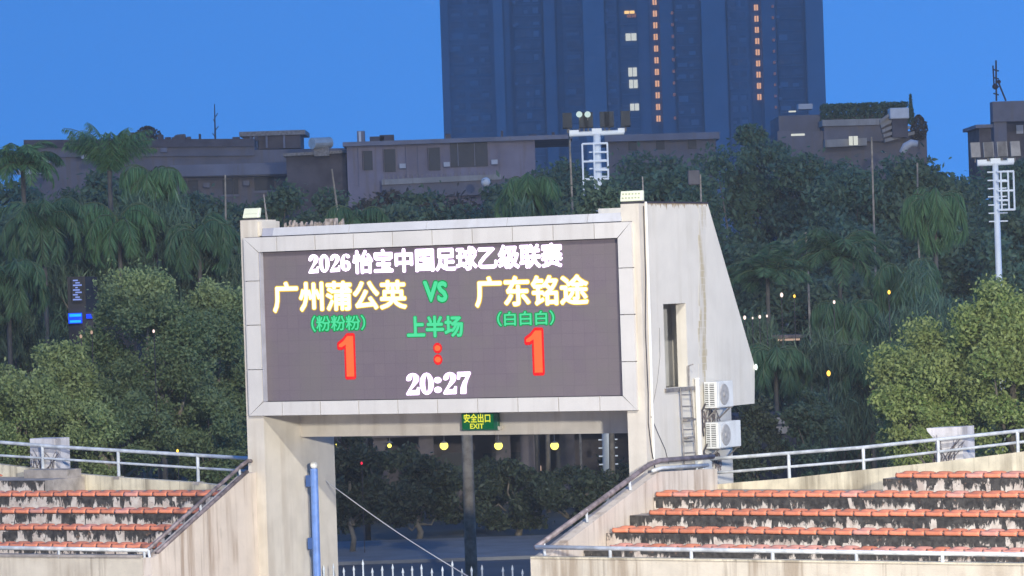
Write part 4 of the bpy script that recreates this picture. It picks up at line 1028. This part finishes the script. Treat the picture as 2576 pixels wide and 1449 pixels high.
for (l, r, d) in ((1142, 1176, 0), (1184, 1242, 0), (1302, 1370, .8), (1430, 1472, 0), (1534, 1558, 1.0), (1708, 1766, .7), (1842, 1886, .8), (1964, 2026, .7)):
    X0, X1 = tx(l), tx(r); nw = max(1, int((X1 - X0) / 2.2)); cw = (X1 - X0) / nw
    for fl in range(34):
        z = 1.0 + fl * FL
        for q in range(nw):
            if rw.random() < .4:
                a_ = X0 + q * cw + .25; cw_.box(a_, a_ + (cw - .5) * rw.uniform(.35, 1), TY - d - .14, TY - d - .105, z + .5, z + rw.uniform(1.2, 2.1))
        if rw.random() < .3: cw_.box(X0 - .3, X0 + .5, TY - d - .7, TY - d - .17, z + .2, z + .9)
part('curtains', cw_, MAT['towerlight'], tw)['kind'] = 'stuff'
part('balcony_slabs', bs, MAT['tower'], tw)['kind'] = 'stuff'
def tower_light(px, py, w, h, mat, name='lit_window', d=.75, parent=tw):
    p = at(px, py, TY)
    o = part(name, MB().box(p.x - w / 2, p.x + w / 2, TY - d - .2, TY - d - .12, p.z - h / 2, p.z + h / 2), MAT[mat], parent)
    part('frame', MB().box(p.x - w / 2 - .1, p.x + w / 2 + .1, TY - d - .25, TY - d - .11, p.z - h / 2 - .12, p.z - h / 2 - .01).box(p.x - .06, p.x + .06, TY - d - .26, TY - d - .205, p.z - h / 2, p.z + h / 2), MAT['towerdark'], o)
for i in range(11): tower_light(1646 + 1.0 * i, 6 + 29.3 * i, 1.05, 1.55, 'peach')
for i in range(9): tower_light(1901 + 1.05 * i, 20 + 28.1 * i, 1.05, 1.5, 'peach')
for i in range(11):
    if i not in (0, 9): tower_light(1689 + .8 * i, 5 + 29.3 * i, .55, .8, 'peachdim', d=1.7)
for i in range(10): tower_light(1942 + .9 * i, 18 + 28.1 * i, .5, .7, 'peachdim', d=1.7)
for (px, py, w, h, mt) in ((1583, 32, 2.6, .8, 'winorange'), (1588, 40, 2.4, 1.0, 'peachdim'), (1587, 94, 2.8, 1.9, 'winwhite'), (1591, 182, 2.2, 2.3, 'winwhite'), (1593, 212, 2.2, 2.2, 'winwhite'), (1596, 270, 2.3, 1.8, 'winwhite'), (1772, 28, .5, 1.1, 'peach')):
    tower_light(px, py, w, h, mt)

# long low block with flat roof at left
lb = thing('flat_roofed_block', 'long mauve grey flat roofed block behind the palms at the left', 'building', WF, (at(600, 400, 262).x, 268, 0))
part('wall', slopebox(MB(), 60, 388, 905, 372, 262, 14, 0), MAT['mauve'], lb)
part('roof_edge', slopebox(MB(), 60, 352, 640, 349, 261.4, 15, h=.55), MAT['dkbuild'], lb)
part('upper_wall', slopebox(MB(), 60, 357, 640, 352, 261.7, 12, h=1.1), MAT['mauve'], lb)
part('ledge', slopebox(MB(), 428, 416, 910, 404, 260.2, 1.7, h=.8), MAT['greyroof'], lb)
part('ledge', slopebox(MB(), 428, 434, 905, 426, 260.6, 1.3, h=.35), MAT['greyroof'], lb)
for (l, r, y0, y1) in ((455, 500, 455, 490), (560, 600, 452, 490), (640, 690, 446, 480)):
    w = part('window', bbox(MB(), l, y0, r, y1, 261.9, .08), MAT['glass'], lb)
    part('sill', bbox(MB(), l - 3, y1, r + 3, y1 + 4, 261.8, .2), MAT['greyroof'], w)
part('balcony', bbox(MB(), 40, 398, 128, 408, 258, 1), MAT['palewall'], lb)
part('balcony', bbox(MB(), 42, 428, 112, 437, 258, 1), MAT['palewall'], lb)
part('awning', bbox(MB(), 205, 388, 300, 396, 258, 2), MAT['palewall'], lb)
sh = thing('roof_shed', 'dark reddish shed on the flat roof at the left', 'shed', WF, (at(680, 366, 266).x, 267, at(680, 366, 266).z))
part('wall', bbox(MB(), 612, 338, 756, 372, 266, 5), MAT['dkbuild'], sh)
part('roof', bbox(MB(), 602, 332, 768, 338, 265.5, 6), MAT['iron'], sh)
for x in (628, 668, 712): part('post', bbox(MB(), x, 338, x + 6, 372, 265.7, .2), MAT['greyroof'], sh)
solo('vent_pipe', MB().tube([tuple(at(643, 372, 264)), tuple(at(642, 350, 264))], .13, 8).ball(tuple(at(642, 349, 264)), .17, 8, 6), MAT['haywhite'], WF, tuple(at(643, 372, 264)), 'white vent pipe with round cap on the flat roof', 'vent')
rc = MB()
for k in range(26):
    x = 322 + R.random() * 150; h = 6 + 18 * R.random() * (1 if x < 410 else .5)
    bbox(rc, x, 352 - h, x + 4 + 10 * R.random(), 354, 262 + 2 * R.random(), .8)
solo('roof_clutter', rc, MAT['dkbuild'], WF, tuple(at(390, 352, 262)), 'dark clutter of boxes and pots on the flat roof', 'clutter', kind='stuff')
an = at(542, 355, 262); at2 = at(540, 262, 262)
ae = MB().tube([tuple(an), tuple(at2)], [.07, .03], 5)
for k, (dx, y) in enumerate(((-7, 335), (8, 318), (-5, 300), (6, 285), (14, 350), (-16, 352))): ae.tube([tuple(at(542, y + 10, 262)), tuple(at(542 + dx, y, 262))], .03, 4)
solo('roof_antenna', ae, MAT['cable'], WF, tuple(an), 'tall thin antenna with short arms on the flat roof', 'antenna')
# mauve house with dark windows above the scoreboard
mh = thing('mauve_house', 'mauve house with dark window openings above the left half of the scoreboard', 'building', WF, (at(1120, 440, 246).x, 252, 0))
part('wall', slopebox(MB(), 872, 368, 1345, 352, 246, 12, 0), MAT['mauve2'], mh)
part('roof_slab', slopebox(MB(), 862, 358, 1440, 338, 245.3, 14, h=.28), MAT['greyroof'], mh)
for (l, r, y0, y1) in ((914, 938, 380, 428), (966, 996, 376, 432), (1078, 1108, 372, 428)):
    w = part('window', bbox(MB(), l, y0, r, y1, 245.9, .09), MAT['glass'], mh)
    part('frame', bbox(MB(), l - 3, y0, l, y1, 245.8, .14), MAT['dkbuild'], w)
w = part('window', bbox(MB(), 1132, 360, 1228, 418, 245.9, .09), MAT['glass'], mh)
for x in (1150, 1192): part('mullion', bbox(MB(), x, 360, x + 4, 418, 245.8, .09), MAT['greyroof'], w)
part('balcony_ledge', slopebox(MB(), 960, 452, 1260, 438, 244.6, 1.3, h=.35), MAT['concrete'], mh)
part('balcony_wall', slopebox(MB(), 960, 462, 1280, 449, 244.8, .3, h=1.0), MAT['mauve'], mh)
dk = thing('lean_to', 'dark cluttered lean to under the steel tank', 'shed', WF, (at(835, 420, 250).x, 251, 0))
part('wall', slopebox(MB(), 720, 392, 872, 384, 249, 6, 0), MAT['dkbuild'], dk)
part('roof', slopebox(MB(), 712, 386, 880, 377, 248.5, 7, h=.2), MAT['iron'], dk)
tk = thing('water_tank', 'shiny horizontal steel water tank on a roof left of the tower', 'tank', WF, tuple(at(808, 385, 248)))
a = at(785, 361, 247.6); b = at(830, 359, 248.6)
part('drum', MB().tube([tuple(a), tuple(b)], .38, 16), MAT['steel'], tk, smooth=False)
part('stand', bbox(MB(), 790, 372, 828, 392, 248, .6), MAT['iron'], tk)
for (px, y0, y1, w, lb_, mt) in ((908, 330, 360, 10, 'small roof turret with a white pipe left of the tower', 'greyroof'), (948, 344, 354, 18, 'small dark box on the roof left of the tower', 'dkbuild'), (973, 340, 352, 18, 'second small dark box nearest the tower on the roof', 'dkbuild')):
    solo('roof_box', bbox(MB(), px - w, y0, px + w, y1 + 4, 250, 1), MAT[mt], WF, tuple(at(px, y1, 250)), lb_, 'roof box')
solo('roof_pipe', bbox(MB(), 902, 331, 909, 358, 249.7, .2), MAT['haywhite'], WF, tuple(at(905, 358, 249.7)), 'white upright pipe on the small roof turret', 'pipe')
a = at(1222, 458, 236); solo('satellite_dish', MB().ball(tuple(a), .30, 12, 8, 1.0), MAT['haywhite'], WF, tuple(a), 'white satellite dish on the mauve house above the scoreboard', 'satellite dish')
# long roof below tower
lr = thing('long_roof_house', 'long low roof in front of the tower base', 'building', WF, (at(1700, 350, 280).x, 284, 0))
part('wall', slopebox(MB(), 1530, 352, 1800, 344, 280, 10, 0), MAT['mauve'], lr)
part('roof', slopebox(MB(), 1520, 340, 1810, 332, 279, 12, h=.5), MAT['greyroof'], lr)
# wear and fittings on the far roofs and walls
for (px, y0, y1) in ((470, 446, 540), (585, 440, 540), (696, 438, 540), (745, 395, 520)): part('downpipe', bbox(MB(), px, y0, px + 4, y1, 261.6, .2), MAT['iron'], lb)
for (px, y) in ((512, 460), (612, 455), (404, 372), (328, 378)): part('wall_unit', bbox(MB(), px, y, px + 16, y + 11, 261.2, .5), MAT['greyroof'], lb)
for (px, w_, h_) in ((470, 10, 7), (500, 5, 14), (585, 18, 6), (640, 8, 9)): part('roof_vent', bbox(MB(), px, 351 - h_, px + w_, 354, 262.5, .6), MAT['dkbuild'], lb)
for (px, y0, y1) in ((900, 370, 470), (1050, 366, 470), (1255, 362, 460), (1020, 366, 455)): part('downpipe', bbox(MB(), px, y0, px + 3, y1, 245.7, .2), MAT['iron'], mh)
for (px, y) in ((1005, 412), (1116, 408), (1236, 402)): part('wall_unit', bbox(MB(), px, y, px + 16, y + 11, 245.3, .5), MAT['palewall'], mh)
for px in range(965, 1262, 12): part('baluster', bbox(MB(), px, 441 - (px - 965) * .04, px + 2, 453 - (px - 965) * .04, 244.7, .1), MAT['iron'], mh)
for (px, w_, h_) in ((1120, 14, 8), (1260, 6, 16), (1330, 20, 6), (1388, 8, 12)): part('roof_vent', bbox(MB(), px, 345 - h_, px + w_, 350, 246, .6), MAT['dkbuild'], mh)
for (px, y) in ((1580, 352), (1650, 350), (1730, 348)): part('window', bbox(MB(), px, y, px + 22, y + 26, 279.9, .09), MAT['glass'], lr)
# house with roof garden, right
rg = thing('roof_garden_house', 'grey house with a long concrete roof edge right of the tower', 'building', WF, (at(2180, 330, 250).x, 256, 0))
part('wall', slopebox(MB(), 1955, 330, 2330, 330, 251, 12, 0), MAT['mauve'], rg)
part('roof_edge', slopebox(MB(), 2068, 302, 2258, 297, 250, 12, h=.42), MAT['concrete'], rg)
part('upper_wall', slopebox(MB(), 2072, 313, 2262, 309, 250.4, 11, h=1.2), MAT['mauve'], rg)
part('lower_slab', slopebox(MB(), 2075, 352, 2180, 347, 249.4, 3, h=.5), MAT['concrete'], rg)
w = part('window', bbox(MB(), 2135, 343, 2158, 365, 249, .08), MAT['winwhite'], rg)
part('mullion', bbox(MB(), 2145, 343, 2147, 365, 248.9, .09), MAT['dkbuild'], w)
part('terrace_wall', bbox(MB(), 1958, 292, 2066, 345, 253, 8), MAT['mauve'], rg)
for q in range(5): part('stair', slopebox(MB(), 2225 - 3 * q, 350 - 12 * q, 2300 - 12 * q, 330 - 14 * q, 249.6, 1.2, h=.22), MAT['concrete'], rg)
wt = thing('rooftop_tank', 'white box tank on the house right of the tower', 'tank', WF, tuple(at(2264, 312, 249)))
part('tank_body', bbox(MB(), 2238, 272, 2287, 298, 249, 1.6), MAT['haywhite'], wt, bevel=.05)
part('tank_stand', bbox(MB(), 2244, 299, 2284, 345, 249.2, 1.2), MAT['dkbuild'], wt)
hd = thing('roof_hedge', 'clipped dark hedge on the flat roof right of the tower', 'hedge', WF, tuple(at(2160, 305, 252)))
rng = np.random.default_rng(5); a, b = at(2066, 262, 252), at(2285, 300, 252)
pts = np.stack([rng.uniform(a.x, b.x, 5200), 252 + rng.uniform(0, 1.5, 5200), b.z + (a.z - b.z) * rng.uniform(0, 1, 5200) ** .8], axis=1)
o = bpy.data.objects.new('foliage', quads_mesh('foliage', leaves(pts - np.array(OFF[hd.name]), .22, rng), LEAF['dark'])); COL.objects.link(o); o.parent = hd
part('planter', bbox(MB(), 2068, 290, 2280, 301, 252.6, .6), MAT['dkbuild'], hd)
def bush(name, label, px, yt, yb, w, Y, n, seed, mt='dark', conic=False):
    rng = np.random.default_rng(seed); base = at(px, yb, Y); t = thing(name, label, 'shrub', WF, tuple(base))
    tp = at(px, yt, Y); h = tp.z - base.z; r = w * Y / FPX / 2
    q = rng.uniform(0, 1, n); an_ = rng.uniform(0, 2 * PI, n); rr = r * ((1 - q) if conic else np.sin(PI * np.clip(q * .9 + .1, 0, 1)) ** .6) * rng.uniform(.2, 1, n) ** .5
    pts = np.stack([rr * np.cos(an_), rr * np.sin(an_), q * h], axis=1)
    o = bpy.data.objects.new('foliage', quads_mesh('foliage', leaves(pts, .2, rng), LEAF[mt])); COL.objects.link(o); o.parent = t
    part('stem', MB().tube([tuple(base - Vector((0, 0, .6))), tuple(base + Vector((0, 0, h * .6)))], .04, 5), MAT['bark'], t)
bush('conifer', 'small pointed conifer on the roof beside the white tank', 2292, 238, 312, 22, 250, 900, 1, conic=True)
bush('roof_shrub', 'reddish dark shrub at the right end of the roof garden', 2312, 290, 352, 44, 250, 1300, 2, 'brown')
bush('roof_shrub', 'round dark shrub on the flat roof behind the tall tuft palm', 372, 318, 358, 70, 263, 900, 3, 'brown')
solo('awning', bbox(MB(), 2008, 262, 2044, 274, 262, 1.5), MAT['palewall'], WF, tuple(at(2026, 274, 262)), 'small pale roof awning at the foot of the tower', 'awning')
solo('light_strip', bbox(MB(), 1984, 279, 2002, 282, 261, .2), MAT['winwhite'], WF, tuple(at(1993, 282, 261)), 'small white light strip left of the roof awning', 'light')
solo('light_strip', bbox(MB(), 1990, 337, 2024, 341, 240, .2), MAT['winwhite'], WF, tuple(at(2007, 341, 240)), 'white light strip above the dark trees right of the tower', 'light')
a = [at(2268, 385, 230), at(2278, 368, 230), at(2292, 360, 230), at(2308, 362, 230)]
solo('roof_duct', MB().tube([tuple(p) for p in a], [.2, .24, .24, .2], 10), MAT['palewall'], WF, tuple(a[0]), 'pale curved duct rising from the trees right of the tower', 'duct', smooth=True)
# far right house
fr = thing('frame_house', 'mauve concrete house with a framed roof terrace at the right edge', 'building', WF, (at(2550, 330, 240).x, 245, 0))
part('frame_post', bbox(MB(), 2498, 262, 2535, 420, 240, 1), MAT['mauve'], fr)
part('frame_beam', slopebox(MB(), 2496, 256, 2680, 250, 239.7, 1.4, h=1.3), MAT['mauve'], fr)
part('wall', bbox(MB(), 2530, 290, 2680, 460, 243, 8), MAT['dkbuild'], fr)
w = part('window', bbox(MB(), 2556, 315, 2574, 336, 242.9, .09), MAT['palewall'], fr)
part('annex', bbox(MB(), 2462, 322, 2497, 470, 241, 6), MAT['dkbuild'], fr)
part('annex_roof', bbox(MB(), 2454, 314, 2498, 321, 240.6, 7), MAT['greyroof'], fr)
tb_ = [at(2506, 254, 241), at(2530, 254, 241), at(2505, 152, 241), at(2508, 155, 241), at(2499, 205, 241)]
am = MB().tube([tuple(tb_[0]), tuple(tb_[2])], .06, 5).tube([tuple(tb_[1]), tuple(at(2510, 205, 241))], .06, 5).tube([tuple(at(2497, 165, 241)), tuple(at(2500, 215, 241))], .05, 5)
for y in (175, 195, 215, 235): am.tube([tuple(at(2498, y, 241)), tuple(at(2512, y + 4, 241))], .045, 4)
am.ball(tuple(at(2503, 218, 241)), .2, 8, 6).ball(tuple(at(2512, 206, 241)), .14, 8, 6)
solo('aerial_mast', am, MAT['cable'], WF, tuple(tb_[0]), 'lattice aerial mast on the framed house at the right edge', 'antenna')

# ------------------------------------------------------------------ what shows through the entrance and between the trees
vb = thing('arcade_building', 'low dark arcade building with yellow lamps seen through the entrance', 'building', WF, (0, 164, 0))
a, b = at(760, 1100, 163), at(1640, 1100, 163)
part('wall', MB().box(a.x, b.x, 166.5, 172, 0, 4.2), MAT['dkbuild'], vb)
part('canopy', MB().box(a.x, b.x, 160.5, 166.4, 3.05, 3.35), MAT['dkbuild'], vb)
for x in (1268, 1330, 1430, 1075, 960): p = at(x, 1200, 161); part('pillar', MB().box(p.x - .32, p.x + .32, 160.9, 161.5, 0, 3.04), MAT['dkbuild'], vb)
for (x0_, x1_) in ((1070, 1100), (1190, 1208), (1340, 1362)): part('lit_window', bbox(MB(), x0_, 1172, x1_, 1190, 166.4, .08), MAT['warmstrip'], vb)
for (x0_, x1_) in ((1110, 1180), (1215, 1330), (1380, 1440)): part('window', bbox(MB(), x0_, 1140, x1_, 1195, 166.42, .07), MAT['glass'], vb)
for i, px in enumerate((848, 980, 1117, 1254, 1395, 1541)):
    p = at(px, 1121, 160.2)
    pl = ['leftmost', 'second from the left', 'third from the left', 'fourth from the left', 'fifth from the left', 'rightmost'][i]
    l = thing('globe_lamp', 'yellow globe lamp under the arcade, %s of the six' % pl, 'lamp', WF, tuple(p), group='yellow lamps under the arcade')
    part('globe', MB().ball(tuple(p), .18 if i in (2, 3, 4) else .09, 12, 8), MAT['lampy'], l, smooth=True)
    part('rod', MB().tube([tuple(p), (p.x, p.y + .5, 3.05)], .02, 5), MAT['iron'], l)
    part('lamp_cap', MB().tube([(p.x, p.y, p.z + .12), (p.x, p.y, p.z + .20)], [.17, .06], 10), MAT['iron'], l)
    if i in (2, 3):
        s_ = spot('lamp_beam', (p.x, p.y - .3, p.z - .3), (p.x, p.y - 6, 0), 90, .1, 50, (1, .92, .25)); s_.parent = l; s_.location = Vector((0, -.3, -.3))
# distant shop signs and small lamps
ws = thing('shop_building', 'dark shop front with blue signs glimpsed through the left trees', 'building', WF, (at(250, 800, 134).x, 136, 0))
a, b = at(168, 660, 134), at(338, 660, 134)
part('wall', MB().box(a.x, b.x, 134, 138, 0, at(250, 784, 134).z).box(a.x, at(214, 690, 134).x, 134.01, 137.9, 0, at(190, 696, 134).z), MAT['black'], ws)
sg = part('sign_board', bbox(MB(), 172, 788, 207, 813, 133.8, .1), MAT['bluesign'], ws)
part('sign_band', bbox(MB(), 175, 790, 205, 796, 133.76, .03), MAT['cyansign'], sg); part('sign_band', bbox(MB(), 176, 806, 204, 811, 133.76, .03), MAT['cyansign'], sg)
part('sign_board', bbox(MB(), 217, 790, 232, 801, 133.8, .1), MAT['bluesign'], ws)
part('sign_board', bbox(MB(), 314, 789, 330, 796, 133.8, .1), MAT['cyansign'], ws)
part('sign_board', bbox(MB(), 299, 797, 309, 805, 133.8, .1), MAT['violet'], ws)
vs_ = part('upright_sign', bbox(MB(), 180, 700, 208, 758, 133.8, .1), MAT['black'], ws)
for k in range(9): part('sign_stroke', bbox(MB(), 184 + 6 * (k % 2), 704 + 6 * k, 196 + 5 * (k % 3), 707 + 6 * k, 133.75, .03), MAT['signpale'], vs_)
SM = [(447, 1134, 111.5, .06, 'amber', 'small amber lamp just above the left handrail'), (204, 846, 116, .07, 'warmstrip', 'dull orange lamp low in the left trees, left one'), (231, 836, 116, .07, 'warmstrip', 'dull orange lamp low in the left trees, right one'),
      (387, 833, 113, .06, 'pinklamp', 'small warm lamp in the middle of the left trees'), (1966, 742, 139, .10, 'pinklamp', 'pinkish lamp beside the slanted wall, upper left one'), (1998, 745, 139, .07, 'amber', 'orange lamp right of the pinkish lamp'),
      (2098, 760, 140, .08, 'pinklamp', 'dim warm lamp in the middle of the right palms'), (2236, 735, 138, .09, 'amber', 'yellow lamp high in the right palms'), (1873, 799, 139, .09, 'pinklamp', 'warm lamp touching the slanted wall edge'),
      (1893, 800, 139, .05, 'pinklamp', 'faint lamp next to the one touching the slanted wall'), (1911, 797, 139, .08, 'pinklamp', 'warm lamp third along from the slanted wall'), (1929, 795, 139, .06, 'pinklamp', 'faint lamp fourth along from the slanted wall'),
      (2084, 939, 136, .12, 'amber', 'bright yellow lamp low in the dark right trees'), (910, 1165, 132, .06, 'redl', 'small red lamp seen through the entrance')]
for (px, py, Y, r, mt, lb_) in SM:
    p = at(px, py, Y); l = thing('small_lamp', lb_, 'lamp', WF, (p.x, Y + .1, 0))
    part('bulb', MB().ball(tuple(p), r * .58, 8, 6, 1.5), MAT[mt], l)
    part('lamp_post', MB().tube([(p.x, Y + .12, 0), (p.x, Y + .12, p.z)], .015, 5), MAT['cable'], l)
pv = thing('lit_shelter', 'small shelter with warm lit roof edge among the right trees', 'shelter', WF, (at(1990, 850, 142).x, 142.5, 0))
part('roof', bbox(MB(), 1940, 844, 2030, 849, 142, 1.5), MAT['dkbuild'], pv)
part('light_strip', bbox(MB(), 1952, 853, 2012, 856, 141.9, .08), MAT['warmstrip'], pv)
part('post', bbox(MB(), 1968, 858, 1972, 1290, 142.1, .1), MAT['black'], pv)
# pale wall low right of the gate
pw = thing('pale_outbuilding', 'dim outbuilding with a pale window right of the air conditioners', 'building', WF, (at(1950, 1090, 132).x, 134, 0))
a, b = at(1850, 1020, 132), at(2000, 1020, 132)
part('wall', MB().box(a.x, b.x, 132, 136, 0, at(1900, 1046, 132).z), MAT['shadewall'], pw)
part('drain', bbox(MB(), 1900, 1045, 1905, 1100, 131.7, .2), MAT['concrete'], pw)
w = part('window', bbox(MB(), 1952, 1050, 1984, 1090, 131.9, .08), MAT['concrete'], pw)
part('bar', bbox(MB(), 1950, 1066, 1986, 1069, 131.8, .05), MAT['dkbuild'], w)

# ------------------------------------------------------------------ haze
HZ = 0.00026
hz = MB().box(-400, 400, -60, 1100, -1.0, 125)
m, nt, out = _nodes('evening haze')
pvn = N(nt, 'ShaderNodeVolumePrincipled'); pvn.inputs['Color'].default_value = (.86, .93, 1.0, 1); pvn.inputs['Density'].default_value = HZ
nt.links.new(pvn.outputs[0], out.inputs['Volume'])
solo('haze', hz, m, WF, (0, 0, -1), kind='stuff')
